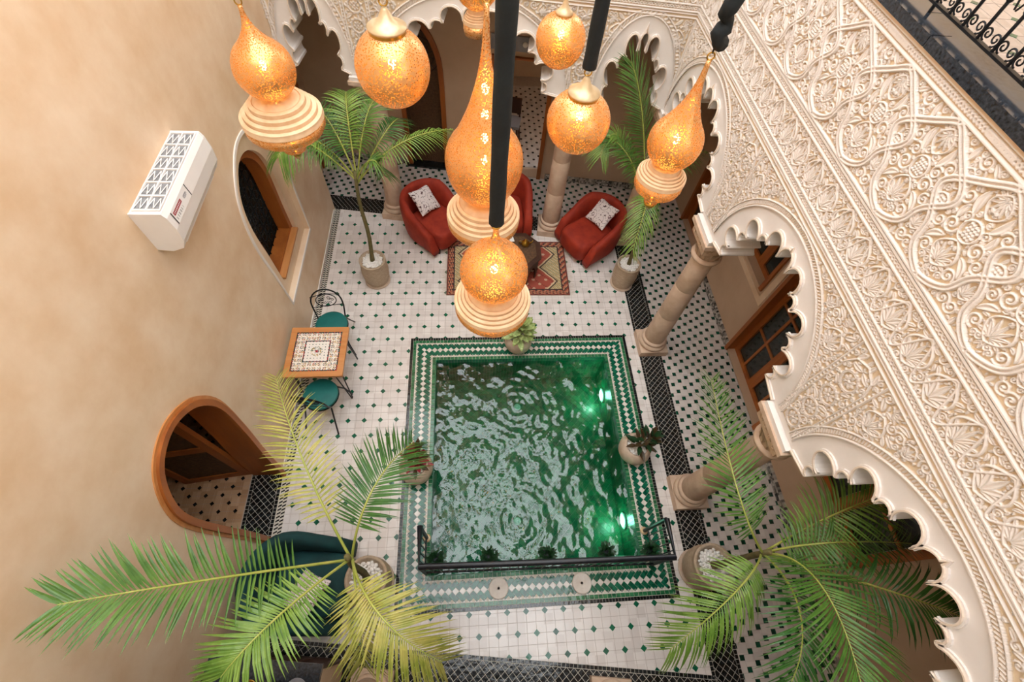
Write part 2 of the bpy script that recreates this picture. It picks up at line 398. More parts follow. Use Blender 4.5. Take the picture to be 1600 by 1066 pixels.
        me.polygons.add(len(q)); me.polygons.foreach_set('loop_start', np.arange(0, q.size, 4, dtype=np.int32))
        me.update(calc_edges=True); me.shade_smooth()
        at = me.attributes.new('h', 'FLOAT', 'POINT'); at.data.foreach_set('value', (s.h.ravel()[used]/ref).astype(np.float32))
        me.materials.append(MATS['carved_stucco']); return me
PER = .48
def frieze_mesh():
    f = HF(0, PER, 3.455, 3.86, .0028); f.per = PER
    for z, wd in ((3.462, .014), (3.525, .012), (3.79, .012), (3.852, .018)): f.stroke([(-.1, z), (PER+.1, z)], wd, .017, 'flat')
    f.braid(-.1, PER+.1, 3.494, .04, .06, .012); f.braid(-.1, PER+.1, 3.82, .036, .06, .012)
    f.palmette((.12, 3.575), .155, .012); f.palmette((.36, 3.575), .15, .012, lotus=True)
    t = np.linspace(0, 1, 30)
    f.stroke(np.stack([t*PER, 3.655+.115*np.cos(t*4*PI+PI)], 1), .014, .014)
    f.fill(2500, .03, .008, .010, mirror=.12, seed=3); return f.mesh('frieze_panel')
def panel_mesh():
    W = 2*PER; f = HF(0, W, 3.86, 4.56, .003); f.per = W; z0, z1 = 3.885, 4.455
    for z, wd in ((3.868, .016), (4.468, .014), (4.535, .016)): f.stroke([(-.1, z), (W+.1, z)], wd, .018, 'flat')
    f.braid(-.1, W+.1, 4.50, .04, .05, .012)
    t = np.linspace(0, 1, 50); zz = z0+(z1-z0)*t
    for k in (0, 1):
        for sg in (-1, 1):
            xx = W*(.25+.5*k)+sg*W*.285*np.sin(PI*t)**.7*(1+.22*np.cos(3*PI*t)); f.stroke(np.stack([xx, zz], 1), .036, .019, 'double')
    for xc in (.25*W, .75*W):
        f.palmette((xc, 3.99), .12, .012); f.palmette((xc, 4.40), .10, .012, up_=-1)
        for q in range(4):
            for b_ in range(5): f.disc((xc+(q-1.5)*.017+(.0085 if b_ % 2 else 0), 4.165+b_*.016), .0085, .014)
        f.ring((xc, 4.197), .056, .011, .013)
        for sg in (-1, 1):
            f.spiral((xc+sg*.10, 4.16), .046, 0, sg, .014, .012); f.leaf((xc+sg*.06, 4.25), .13, PI/2-sg*.7, .045, .012, sg*.9); f.spiral((xc+sg*.15, 4.29), .04, PI, -sg, .013, .012)
            f.leaf((xc+sg*.07, 4.10), .12, -sg*.3+(PI if sg < 0 else 0), .04, .012, -sg*.9)
    for xc in (0, .5*W, W):
        f.palmette((xc, 4.0), .085, .012, lotus=True); f.palmette((xc, 4.36), .085, .012, up_=-1)
        for q in range(3):
            for b_ in range(3): f.disc((xc+(q-1)*.016, 4.165+b_*.016), .008, .014)
        f.ring((xc, 4.18), .04, .010, .013)
    f.fill(6000, .046, .008, .0115, mirror=.25*W, seed=5); return f.mesh('stucco_panel')
def spandrel_mesh(span, a, bb, res, seed, zs=2.40):
    f = HF(0, span, 2.44, 3.455, res); sm = span/2
    K = np.hypot((f.X-sm)/a, (f.Z-zs)/bb); gx = (f.X-sm)/a**2; gz = (f.Z-zs)/bb**2; gr = np.maximum(1e-4, np.hypot(gx, gz)/np.maximum(K, 1e-4)); D = (K-1)/gr
    ang = np.arctan2(f.Z-zs, f.X-sm)
    for z, wd in ((3.405, .012), (3.44, .012)): f.stroke([(0, z), (span, z)], wd, .014, 'flat')
    rope = (D > .02) & (D < .052); f.h = np.maximum(f.h, np.where(rope, .006+.006*np.sin(ang*a*2*PI/.022+D*140), 0))
    for lo, hi in ((0, .014), (.056, .068)): f.h = np.maximum(f.h, np.where((D > lo) & (D < hi), .014, 0))
    pw = .16
    for s0, sg in ((0, 1), (span, -1)):
        f.stroke([(s0+sg*pw, 2.44), (s0+sg*pw, 3.40)], .014, .014, 'flat'); f.stroke([(s0+sg*(pw-.03), 2.46), (s0+sg*(pw-.03), 3.2), (s0+sg*.09, 3.3), (s0, 3.34)], .011, .013, 'flat')
        for k in range(4): f.rosette((s0, 2.54+k*.205), .072, .012)
        for k in range(26): f.disc((s0+sg*(pw-.015), 2.47+k*.035), .009, .010)
        f.palmette((s0+sg*.30, 3.12), .13, .012)
        f.palmette((s0+sg*.52, 3.28), .075, .012, lotus=True)
    K2 = lambda c: math.hypot((c[0]-sm)/a, (c[1]-zs)/bb)
    f.fill(9000, .05, .009, .011, mirror=sm, seed=seed, valid=lambda c, r: K2(c) > 1.075+r*.9)
    return f.mesh('spandrel_panel', D > .0)
FRZ, PNL = frieze_mesh(), panel_mesh()

def lobed(span, a, bb, zs=2.40, units=4, n=14):
    """scalloped inner edge of an arch, left spring to right spring (local x, z)"""
    q_ = PI/2*math.sqrt((a*a+bb*bb)/2)*.90; V = .11*min(1, q_/1.2); U = (q_-V)/units; k_ = U/.30; z_ = min(1.1, .35+.65*k_); path = []
    for k in range(units):
        p0 = .03+k*U; path += [(p0, .285), (p0+.02*k_, .287)]
        for i in range(9): t = PI-PI*i/8; path.append((p0+(.070+.046*math.cos(t))*k_, .280-.050*math.sin(t)*z_))
        path += [(p0+.122*k_, .255), (p0+.130*k_, .285)]
        for i in range(15): t = math.radians(192)-math.radians(204)*i/14; path.append((p0+(.213+.080*math.cos(t))*k_, .245-.115*math.sin(t)*z_))
    p0 = .03+units*U; path += [(p0, .285)]
    for i in range(8): t = i/7; path.append((p0+V*(.12+.85*(1-math.cos(t*PI/2))), .26-.13*math.sin(t*PI/2)))
    tot = .03+units*U+V; pts = []
    for p_, ins in path:
        th = PI-(PI/2)*p_/tot; sc = 1-ins/((a+bb)/2)*.95
        pts.append((span/2+a*sc*math.cos(th), zs+bb*sc*math.sin(th)))
    pts.append((span/2, zs+bb-.085))
    return pts+[(span-x, z) for x, z in reversed(pts[:-1])]
def arcade(name, origin, rz, bays, thick, ends, ztop=4.56, orn=True, res=.004, bh=.92):
    """a wall carried on lobed arches; bays = [(s0, s1)], local x along, y into the wall, z up"""
    outer = [(ends[0], 2.38)]; edges = []
    for s0, s1 in bays:
        span = s1-s0; a = span/2-.15; e = [(s0+x, z) for x, z in lobed(span, a, bh, units=3 if span > 1.6 else 2)]
        e = [(s0+.21, 2.38)]+e+[(s1-.21, 2.38)]; edges.append(e); outer += e
    outer += [(ends[1], 2.38), (ends[1], ztop), (ends[0], ztop)]
    wall = slab_holes(outer, [], thick).build(name, 'white_plaster', None, origin, rz); tag(wall, kind='structure')
    for e in edges:
        MB().sweep([(x, 0, z) for x, z in e], (0, -1, 0), .024, .014, off=.0).build('arch_lip', 'white_plaster', wall)
        MB().sweep([(x, 0, z) for x, z in e], (0, -1, 0), .010, .026, off=.002).build('arch_bead', 'stucco_bead', wall)
    if orn:
        cache = {}
        for i, (s0, s1) in enumerate(bays):
            span = round(s1-s0, 3)
            if span not in cache: cache[span] = spandrel_mesh(span, span/2-.15, bh, res, 11+i)
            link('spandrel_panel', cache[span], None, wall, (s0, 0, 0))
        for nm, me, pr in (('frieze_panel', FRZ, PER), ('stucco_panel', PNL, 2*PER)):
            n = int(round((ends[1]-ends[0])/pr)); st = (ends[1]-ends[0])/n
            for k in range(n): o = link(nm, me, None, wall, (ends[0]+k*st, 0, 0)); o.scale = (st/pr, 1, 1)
    return wall

# ------------------------------------------------------------------ the setting: walls, ceilings, upper storey
XL, XR, XC = -2.27, 2.43, 3.75
wr = arcade('wall_right', (XR, 5.43, 0), -PI/2, [(0, 2.13), (2.13, 4.26), (4.26, 6.39)], .32, (-.12, 6.6))
wb = arcade('wall_back', (0, 5.66, 0), -.142, [(-2.40, -1.24), (-1.24, 1.345), (1.345, 2.60)], .30, (-2.42, 2.46+.14), res=.007, bh=.98)
wf = arcade('wall_front', (2.43, -1.0, 0), PI-.131, [(-.17, 1.14), (1.14, 3.50), (3.50, 4.72)], .30, (-.10, 4.74), orn=False)
def arch_loop(pts): return pts
def smooth_loop(pts, n=4):
    """closed Catmull-Rom through the points"""
    o = []; m_ = len(pts)
    for i in range(m_):
        p0, p1, p2, p3 = (np.array(pts[(i+k) % m_], float) for k in (-1, 0, 1, 2))
        for k in range(n):
            t = k/n; o.append(tuple(.5*((2*p1)+(-p0+p2)*t+(2*p0-5*p1+4*p2-p3)*t*t+(-p0+3*p1-3*p2+p3)*t**3)))
    return o
def open_curve(pts, n=5):
    P = [pts[0]]+list(pts)+[pts[-1]]; o = []
    for i in range(1, len(P)-2):
        p0, p1, p2, p3 = (np.array(P[i+k], float) for k in (-1, 0, 1, 2))
        for k in range(n):
            t = k/n; o.append(tuple(.5*((2*p1)+(-p0+p2)*t+(2*p0-5*p1+4*p2-p3)*t*t+(-p0+3*p1-3*p2+p3)*t**3)))
    return o+[tuple(pts[-1])]
DOOR = open_curve([(.84, 0), (.82, .6), (.78, 1.2), (.77, 1.75), (.86, 2.05), (1.03, 2.25), (1.25, 2.31), (1.46, 2.25), (1.66, 2.06), (1.78, 1.72), (1.75, 1.2), (1.67, .6), (1.62, 0)])
WIN = [(3.58, .75)]+open_curve([(3.56, 1.3), (3.52, 1.9), (3.64, 2.33), (3.93, 2.58), (4.2, 2.64), (4.5, 2.55), (4.80, 2.28), (4.92, 1.9), (4.88, 1.3)])+[(4.86, .75)]
wl = tag(slab_holes([(-2.6, 0), DOOR[0]]+DOOR[1:-1]+[DOOR[-1], (6.06, 0), (6.06, 8.1), (-2.6, 8.1)], [WIN[::-1]], .35).build('wall_left', 'plaster', None, (XL, 0, 0), PI/2), kind='structure')
def shell(nm, x0, x1, y0, y1, z0, z1, m, t=.08, skip=()):
    """thin slabs round a room"""
    cx, cy, cz = (x0+x1)/2, (y0+y1)/2, (z0+z1)/2
    sides = dict(xa=((x0-t/2, cy, cz), (t, y1-y0+2*t, z1-z0)), xb=((x1+t/2, cy, cz), (t, y1-y0+2*t, z1-z0)), ya=((cx, y0-t/2, cz), (x1-x0, t, z1-z0)), yb=((cx, y1+t/2, cz), (x1-x0, t, z1-z0)), zb=((cx, cy, z1+t/2), (x1-x0+2*t, y1-y0+2*t, t)))
    for k, (c, d) in sides.items():
        if k not in skip: tag(MB().box(c, d).build('ceiling' if k == 'zb' else nm, m), kind='structure')
# corridor on the right with a glazed door, a window and a far door
RH = [[(1.94, .0), (1.94, 1.95), (3.24, 1.95), (3.24, .0)], [(3.42, 1.12), (3.42, 2.1), (4.32, 2.1), (4.32, 1.12)], [(.20, .75), (.20, 1.95), (1.40, 1.95), (1.40, .75)], [(4.95, 0), (4.95, 2.2), (5.9, 2.2), (5.9, 0)]]
RH = [[(-y, z) for y, z in h] for h in RH]
def ground(h): return [(x, z if z > .01 else .012) for x, z in h]
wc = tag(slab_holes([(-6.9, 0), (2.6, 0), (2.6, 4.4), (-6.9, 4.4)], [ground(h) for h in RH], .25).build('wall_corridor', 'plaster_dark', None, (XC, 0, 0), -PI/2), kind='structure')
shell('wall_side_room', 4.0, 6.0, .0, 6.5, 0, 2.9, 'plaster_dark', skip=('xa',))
# back wall behind the rear arches, with an arched door and an open doorway
BA = math.atan(.143)
BD = [(-1.10, .02)]+open_curve([(-1.10, 1.5), (-1.07, 1.95), (-.93, 2.3), (-.735, 2.45), (-.54, 2.3), (-.40, 1.95), (-.37, 1.5)])+[(-.37, .02)]
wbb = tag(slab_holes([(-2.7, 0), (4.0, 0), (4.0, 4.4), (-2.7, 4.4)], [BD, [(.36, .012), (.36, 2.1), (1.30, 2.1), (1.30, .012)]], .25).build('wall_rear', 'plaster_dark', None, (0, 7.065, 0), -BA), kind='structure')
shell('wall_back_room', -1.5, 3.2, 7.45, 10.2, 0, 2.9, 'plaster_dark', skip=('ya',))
LD = [(6.30, .02)]+open_curve([(6.30, 1.5), (6.36, 1.95), (6.52, 2.2), (6.70, 2.28), (6.88, 2.2), (7.04, 1.95), (7.10, 1.5)])+[(7.10, .02)]
wlc = tag(slab_holes([(6.06, 0), (7.5, 0), (7.5, 4.4), (6.06, 4.4)], [LD], .2).build('wall_annex', 'plaster_dark', None, (-2.60, 0, 0), PI/2), kind='structure')
tag(MB().box((-2.86, 6.7, 1.3), (.08, 1.3, 2.6)).build('wall_annex_room', 'plaster_dark'), kind='structure')
# room behind the left doorway
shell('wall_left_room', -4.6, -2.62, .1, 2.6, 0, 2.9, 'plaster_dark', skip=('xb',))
# ceilings over the galleries, upper storey and roofs round the open court
def strc(nm, m, boxes):
    b_ = MB()
    for c, d, *r_ in boxes: b_.box(c, d, *(r_ or [0]))
    return tag(b_.build(nm, m), kind='structure')
strc('ceiling', 'ceiling', [((3.25, 2.1, 4.38), (1.0, 9.6, .12))])
strc('ceiling', 'ceiling', [((.1, 6.55, 4.38), (5.4, 1.35, .12), -.142)])
strc('ceiling', 'ceiling', [((.0, -1.75, 4.38), (6.0, 1.7, .12), -.131)])
strc('floor_upper', 'grout', [((3.75, 2.1, 4.50), (2.3, 10.4, .10))])
strc('floor_upper', 'grout', [((0, -1.9, 4.50), (6.0, 2.0, .10), -.131)])
strc('wall_upper_right', 'plaster', [((4.9, 2.1, 6.35), (.2, 10.4, 3.6))])
strc('wall_upper_back', 'plaster_dark', [((.1, 7.25, 6.35), (5.8, .2, 3.6), -.142)])
strc('floor_upper', 'grout', [((.1, 6.55, 4.50), (5.4, 1.45, .10), -.142)])
strc('ceiling', 'plaster_dark', [((.1, 6.5, 8.2), (5.8, 1.7, .2), -.142)])
strc('wall_upper_front', 'plaster', [((0, -2.75, 6.35), (7, .2, 3.6))])
strc('wall_front_lower', 'plaster_dark', [((.5, -2.75, 2.2), (7, .2, 4.4))])
strc('ceiling', 'plaster', [((3.75, 2.1, 8.2), (2.3, 10.4, .2))])
strc('ceiling', 'plaster', [((0, -1.9, 8.2), (6.0, 1.9, .2), -.131)])
# coping of black marble on the gallery edge: separate slabs
for k in range(7):
    y = 5.2-k*.92
    tag(MB().box((2.44, y-.46, 4.588), (.12, .914, .055)).build('coping_slab', 'marble_black', wr), None)
    wr_c = wr.children[-1]
    MB().box((2.555, y-.2, 4.582), (.10, .914, .06)).build('coping_slab', 'marble_black', wr)
for o in list(wr.children):
    if o.name.startswith('coping'): o.matrix_parent_inverse = wr.matrix_basis.inverted()
mo = MB().box((2.425, 2.1, 4.55), (.05, 6.6, .022)).build('edge_moulding', 'plaster', wr); mo.matrix_parent_inverse = wr.matrix_basis.inverted()
# iron railing upstairs
ral = tag(empty('iron_railing', (2.52, 2.1, 4.612)), 'black wrought iron railing with scrolls above the carved stucco wall', 'railing')
MB().box((0, 0, .045), (.030, 6.4, .012)).build('bottom_rail', 'iron', ral); MB().box((0, 0, .97), (.05, 6.4, .02)).build('top_rail', 'iron', ral); MB().box((0, 0, .80), (.02, 6.4, .01)).build('middle_rail', 'iron', ral)
ba = MB(); ba.tube([(0, 0, .045), (0, 0, .97)], .009, 6); ba.sphere((0, 0, .22), .016, 8, 6); ba.sphere((0, 0, .62), .018, 8, 6); bme = ba.mesh('baluster')
def spir(r, t0, d, n=22, turns=1.4): return [(0, r*(1-.75*i/n)*math.cos(t0+d*2*PI*turns*i/n), r*(1-.75*i/n)*math.sin(t0+d*2*PI*turns*i/n)) for i in range(n+1)]
sc = MB()
for sg in (-1, 1): sc.tube([(0, sg*.030+p[1]*sg, .088+p[2]) for p in spir(.030, -PI/2, 1)], .0045, 5)
sme = sc.mesh('scroll'); so = MB()
for sg in (-1, 1): so.tube([(0, sg*.005+sg*.055*math.sin(PI*t/8), .20+.42*t/8) for t in range(9)], .005, 5)
som = so.mesh('scroll_upper')
for k in range(51):
    y = -3.15+k*.125
    link('baluster', bme, 'iron', ral, (0, y, 0)); link('scroll', sme, 'iron', ral, (0, y+.0625, 0)); link('scroll_upper', som, 'iron', ral, (0, y+.0625, 0))
for k in range(6): MB().tube([(0, -3+k*1.2, 0), (0, -3+k*1.2, .05)], .01, 6).build('post', 'iron', ral)
fu = bpy.data.objects['floor_upper']
pol = []; dm = []
for i in range(10):
    for j in range(44):
        x, y = 2.61+i*.14, -2.9+j*.19; pol.append([(x+.002, y+.002), (x+.138, y+.002), (x+.138, y+.188), (x+.002, y+.188)])
        if (i+j) % 2 == 0: dm.append([(x-.028, y), (x, y-.028), (x+.028, y), (x, y+.028)])
tiles(fu, 'tile', pol, 4.551, 4.556, 'tile_upper', 300, key=lambda c: c[0]*3-c[1]); tiles(fu, 'diamond_tile', dm, 4.551, 4.558, 'tile_green', 120, key=lambda c: c[0]*3-c[1])

# ------------------------------------------------------------------ floor: every tile is its own piece
PX0, PX1, PY0, PY1 = -.87, 2.245, .06, 3.47     # pool rim outside
QX0, QX1, QY0, QY1 = -.51, 1.885, .42, 3.11     # pool inside
pts, tri = holed([(-4.6, -2.7), (6, -2.7), (6, 10.2), (-4.6, 10.2)], [[(QX0, QY0), (QX0, QY1), (QX1, QY1), (QX1, QY0)]])
fl = tag(MB().add([(p[0], p[1], 0) for p in pts], [tuple(t) for t in tri]).build('floor', 'grout'), kind='structure')
for pg in fl.data.polygons:
    pass
yb1 = lambda x: 5.73-.143*x
yb2 = lambda x: 6.05-.143*x
yf1 = lambda x: -.33-.132*x
yf2 = lambda x: -.68-.132*x
XA, XB = XL+.10, 2.40
court = [[(XA, yf1(XA)), (PX0, yf1(PX0)), (PX0, yb1(PX0)), (XA, yb1(XA))],
         [(PX1, yf1(PX1)), (XB, yf1(XB)), (XB, yb1(XB)), (PX1, yb1(PX1))],
         [(PX0, PY1), (PX1, PY1), (PX1, yb1(PX1)), (PX0, yb1(PX0))],
         [(PX0, yf1(PX0)), (PX1, yf1(PX1)), (PX1, PY0), (PX0, PY0)]]
T = .101; g_ = .0012
white = []; dia = []
ox, oy = PX0-.02, PY0-.03
for i in range(-15, 36):
    for j in range(-9, 62):
        x, y = ox+i*T, oy+j*T
        sq = [(x+g_, y+g_), (x+T-g_, y+g_), (x+T-g_, y+T-g_), (x+g_, y+T-g_)]
        for r_ in court:
            c = clip(sq, r_)
            if len(c) > 2: white.append(c)
        if j % 2 == 0 and (i+j//2) % 2 == 0:
            d = .035; dd = [(x-d, y), (x, y-d), (x+d, y), (x, y+d)]
            for r_ in court:
                c = clip(dd, r_)
                if len(c) > 2: dia.append(c)
tiles(fl, 'white_tile', white, 0, .004, 'tile_white'); tiles(fl, 'diamond_tile', dia, 0, .006, 'tile_green')
# galleries: large white and small green squares turned about each other
ga, gb = .106, .052
gal = [[(2.73, -2.4), (3.74, -2.4), (3.74, 6.5), (2.73, 6.63)], [(-2.6, yb2(-2.6)), (2.73, yb2(2.73)), (2.73, 6.66), (-2.6, 7.42)], [(-2.5, -2.6), (2.73, -2.6), (2.73, yf2(2.73)), (-2.5, yf2(-2.5))]]
big = []; sml = []
for i in range(-60, 90):
    for j in range(-60, 90):
        x = i*ga-j*gb; y = i*gb+j*ga
        if not (-2.8 < x < 3.9 and -2.8 < y < 7.6): continue
        for r_ in gal:
            c = clip([(x+g_, y+g_), (x+ga-g_, y+g_), (x+ga-g_, y+ga-g_), (x+g_, y+ga-g_)], r_)
            if len(c) > 2: big.append(c)
            c = clip([(x+ga+g_, y+g_), (x+ga+gb-g_, y+g_), (x+ga+gb-g_, y+gb-g_), (x+ga+g_, y+gb-g_)], r_)
            if len(c) > 2: sml.append(c)
gk = lambda c: (c[0]-3.0)**2+(c[1]-1.2)**2 if c[1] > -1 else 99
tiles(fl, 'gallery_tile', big, 0, .004, 'tile_gallery', 300, key=gk); tiles(fl, 'small_green_tile', sml, 0, .005, 'tile_darkgreen', 300, key=gk)
# black lozenge bands under the columns
bed = MB()
def band(p0, p1, q1, q0, a=.078):
    """region p0 p1 q1 q0 counter-clockwise, filled with black lozenges and edged with squares"""
    reg = [p0, p1, q1, q0]; ux, uy = p1[0]-p0[0], p1[1]-p0[1]; l = math.hypot(ux, uy); ux, uy = ux/l, uy/l; wd = (q0[0]-p0[0])*-uy+(q0[1]-p0[1])*ux
    out = []; n = int(l/a)+2; k = int(wd/a)+2; inner = [(p[0]*.9+.1*0, p[1]) for p in reg]
    cxm = sum(p[0] for p in reg)/4; cym = sum(p[1] for p in reg)/4
    e = .04
    def P(s, t): return (p0[0]+ux*s-uy*t, p0[1]+uy*s+ux*t)
    inn = [P(-9, e), P(l+9, e), P(l+9, wd-e), P(-9, wd-e)]
    for i in range(-2, n*2):
        for j in range(-1, k*2):
            s = i*a/1.0+(a/2 if j % 2 else 0); t = j*a*.5; r_ = .465*a; r2 = .465*a
            c = clip(clip([P(s-r_, t), P(s, t-r2), P(s+r_, t), P(s, t+r2)], reg), inn)
            if len(c) > 2: out.append(c)
    for t in (.002, wd-e+.004):
        for i in range(int(l/.042)+1):
            c = clip([P(i*.042, t), P(i*.042+.039, t), P(i*.042+.039, t+e-.006), P(i*.042, t+e-.006)], reg)
            if len(c) > 2: out.append(c)
    bed.add([(p[0], p[1], .0006) for p in reg], [(0, 1, 2, 3)])
    return out
loz = band((2.73, yf1(2.73)-.3), (2.73, yb2(2.73)), (2.40, yb1(2.40)), (2.40, yf1(2.40)))
loz += band((-2.6, yb1(-2.6)), (2.40, yb1(2.40)), (2.40, yb2(2.40)), (-2.6, yb2(-2.6)))
loz += band((-2.27, yf2(-2.27)), (2.73, yf2(2.73)), (2.40, yf1(2.40)), (-2.27, yf1(-2.27)))
loz += band((-2.27, .84), (-2.27, 1.62), (-2.62, 1.62), (-2.62, .84))
loz += band((XC, 1.94), (XC+.25, 1.94), (XC+.25, 3.24), (XC, 3.24))
tiles(fl, 'black_lozenge', loz, .0006, .0045, 'tile_black', 300)
bl = []
for k in range(150):          # narrow patterned border along the left wall
    y = -.05+k*.041
    for q in range(2):
        x = XL+.012+q*.044; bl.append([(x, y), (x+.04, y+.02), (x+.04, y+.037), (x, y+.017)])
bed.add([(XL, -.1, .0006), (XA, -.1, .0006), (XA, 6.05, .0006), (XL, 6.05, .0006)], [(0, 1, 2, 3)])
tiles(fl, 'border_tile', bl, .0006, .0045, 'tile_black', 0)
bed.build('light_grout', 'grout_light', fl)
# tan room floor behind the left doorway
rm = []; rd = []
for i in range(22):
    for j in range(26):
        x, y = -2.63-(i+1)*.092, .1+j*.092; rm.append([(x+.001, y+.001), (x+.091, y+.001), (x+.091, y+.091), (x+.001, y+.091)])
        if (i+j) % 2 == 0: d = .026; rd.append([(x-d, y), (x, y-d), (x+d, y), (x, y+d)])
rk = lambda c: (c[0]+2.6)**2+(c[1]-1.2)**2
tiles(fl, 'room_tile', rm, 0, .004, 'tile_room', 200, key=rk); tiles(fl, 'room_diamond', rd, 0, .006, 'tile_black', 100, key=rk)
sr = []; sd = []
for i in range(12):
    for j in range(40):
        x, y = 4.01+i*.101, .05+j*.101; sr.append([(x, y), (x+.099, y), (x+.099, y+.099), (x, y+.099)])
        if (i+j) % 2 == 0: d = .029; sd.append([(x-d, y), (x, y-d), (x+d, y), (x, y+d)])
tiles(fl, 'side_room_tile', sr, 0, .004, 'tile_gallery', 150); tiles(fl, 'side_room_diamond', sd, 0, .006, 'tile_darkgreen', 100)
br = []; bd = []
for i in range(30):
    for j in range(26):
        x, y = -.4+i*.101, 7.2+j*.101; br.append([(x, y), (x+.099, y), (x+.099, y+.099), (x, y+.099)])
        if (i+j) % 2 == 0: d = .022; bd.append([(x-d, y-d), (x+d, y-d), (x+d, y+d), (x-d, y+d)])
tiles(fl, 'back_room_tile', br, 0, .004, 'tile_gallery', 60); tiles(fl, 'back_room_diamond', bd, 0, .006, 'tile_black', 60)
# tiled baseboards
tag(MB().box((XC-.012, 4.1, .06), (.024, 1.7, .12)).build('baseboard_right', 'tile_check'), kind='structure')
tag(MB().box((XC-.012, .6, .06), (.024, 2.6, .12)).build('baseboard_right', 'tile_check'), kind='structure')
tag(MB().box((2.5, 6.69, .06), (2.3, .024, .12), -BA).build('baseboard_back', 'tile_check'), kind='structure')
tag(MB().box((-.02, 7.05, .06), (.7, .024, .12), -BA).build('baseboard_back', 'tile_check'), kind='structure')
tag(MB().box((-1.85, 7.31, .06), (1.45, .024, .12), -BA).build('baseboard_back', 'tile_check'), kind='structure')
tag(MB().box((XL+.006, 3.8, .03), (.012, 4.35, .06)).build('baseboard_left', 'white_plaster'), kind='structure')

# ------------------------------------------------------------------ pool
pool = tag(MB().add([(QX0, QY0, -.65), (QX1, QY0, -.65), (QX1, QY1, -.65), (QX0, QY1, -.65), (QX0, QY0, 0), (QX1, QY0, 0), (QX1, QY1, 0), (QX0, QY1, 0)],
           [(0, 1, 2, 3), (0, 4, 5, 1), (1, 5, 6, 2), (2, 6, 7, 3), (3, 7, 4, 0)]).build('pool', 'grout', fix=False), 'square plunge pool lined with green tiles, zigzag tiled rim', 'pool')
MB().add([(PX0, PY0, .0007), (PX1, PY0, .0007), (PX1, PY1, .0007), (PX0, PY1, .0007), (QX0, QY0, .0007), (QX1, QY0, .0007), (QX1, QY1, .0007), (QX0, QY1, .0007)], [(0, 1, 5, 4), (1, 2, 6, 5), (2, 3, 7, 6), (3, 0, 4, 7)]).build('rim_bed', 'grout_light', pool)
ft = []
a = .074
for i in range(-40, 80):
    for j in range(-40, 80):
        x = QX0+(i-j)*a*.7071; y = QY0+(i+j)*a*.7071; r_ = a*.7071-.0015
        c = clip([(x-r_, y), (x, y-r_), (x+r_, y), (x, y+r_)], [(QX0, QY0), (QX1, QY0), (QX1, QY1), (QX0, QY1)])
        if len(c) > 2: ft.append(c)
tiles(pool, 'floor_tile', ft, -.65, -.644, 'tile_pool')
wt = MB()
for (x0, y0, x1, y1, nx, ny) in ((QX0, QY0, QX0, QY1, 1, 0), (QX1, QY0, QX1, QY1, -1, 0), (QX0, QY1, QX1, QY1, 0, -1), (QX0, QY0, QX1, QY0, 0, 1)):
    l = math.hypot(x1-x0, y1-y0); n = int(l/.042)
    for i in range(n):
        for j in range(14):
            s = (i+.5)/n; z = -.63+j*.046+.02; wt.box((x0+(x1-x0)*s+nx*.003, y0+(y1-y0)*s+ny*.003, z), (.006 if nx else l/n-.003, .006 if ny else l/n-.003, .043))
tag(wt.build('wall_tile_field', 'tile_pool', pool), kind='stuff')
rim_d = []; rim_g = []; rim_t = []; rim_e = []; rim_b = []
hh = .038
for (ax, ay, dx, dy, l) in ((PX0, PY0, 1, 0, PX1-PX0), (PX1, PY0, 0, 1, PY1-PY0), (PX1, PY1, -1, 0, PX1-PX0), (PX0, PY1, 0, -1, PY1-PY0)):
    def P(s, t): return (ax+dx*s-dy*t, ay+dy*s+dx*t)
    reg = [P(0, 0), P(l, 0), P(l-.36, .36), P(.36, .36)]; tm = .04+.045+3*hh
    lim = [P(0, tm-3*hh), P(l, tm-3*hh), P(l, tm+3*hh), P(0, tm+3*hh)]
    def put(lst, q):
        c = clip(clip([P(*p) for p in q], reg), lim)
        if len(c) > 2: lst.append(c)
    def shr(q, k=.965):
        mx_ = sum(p[0] for p in q)/len(q); my_ = sum(p[1] for p in q)/len(q); return [(mx_+(p[0]-mx_)*k, my_+(p[1]-my_)*k) for p in q]
    n = int(l/(2*hh))+1; ph = (l-(n-1)*2*hh)/2
    for k in range(-1, n+1):
        s = ph+k*2*hh
        put(rim_d, shr([(s-hh, tm), (s, tm-hh), (s+hh, tm), (s, tm+hh)], .95))
        put(rim_g, shr([(s, tm+hh), (s+hh, tm), (s+3*hh, tm+2*hh), (s+2*hh, tm+3*hh)]))
        put(rim_g, shr([(s, tm-hh), (s+2*hh, tm-3*hh), (s+3*hh, tm-2*hh), (s+hh, tm)]))
        put(rim_t, shr([(s-hh, tm+3*hh), (s, tm+2*hh), (s+hh, tm+3*hh)], .92)); put(rim_t, shr([(s-hh, tm-3*hh), (s+hh, tm-3*hh), (s, tm-2*hh)], .92))
    for k in range(int(l/.05)+1):
        s = k*.05
        for t0, t1, lst in ((.042, .083, rim_e), (tm+3*hh+.002, .359, rim_e)):
            c = clip([P(s+.0015, t0), P(s+.0485, t0), P(s+.0485, t1), P(s+.0015, t1)], reg)
            if len(c) > 2: lst.append(c)
    for k in range(int(l/.035)+1):
        c = clip([P(k*.035+.001, .002), P(k*.035+.034, .002), P(k*.035+.034, .039), P(k*.035+.001, .039)], reg)
        if len(c) > 2: rim_b.append(c)
tiles(pool, 'white_diamond', rim_d, 0, .006, 'tile_rim_white'); tiles(pool, 'green_zigzag_tile', rim_g, 0, .006, 'tile_rim_green'); tiles(pool, 'white_triangle', rim_t, 0, .006, 'tile_rim_white')
tiles(pool, 'green_edge_tile', rim_e, 0, .006, 'tile_rim_edge'); tiles(pool, 'black_edge_tile', rim_b, 0, .006, 'tile_black')
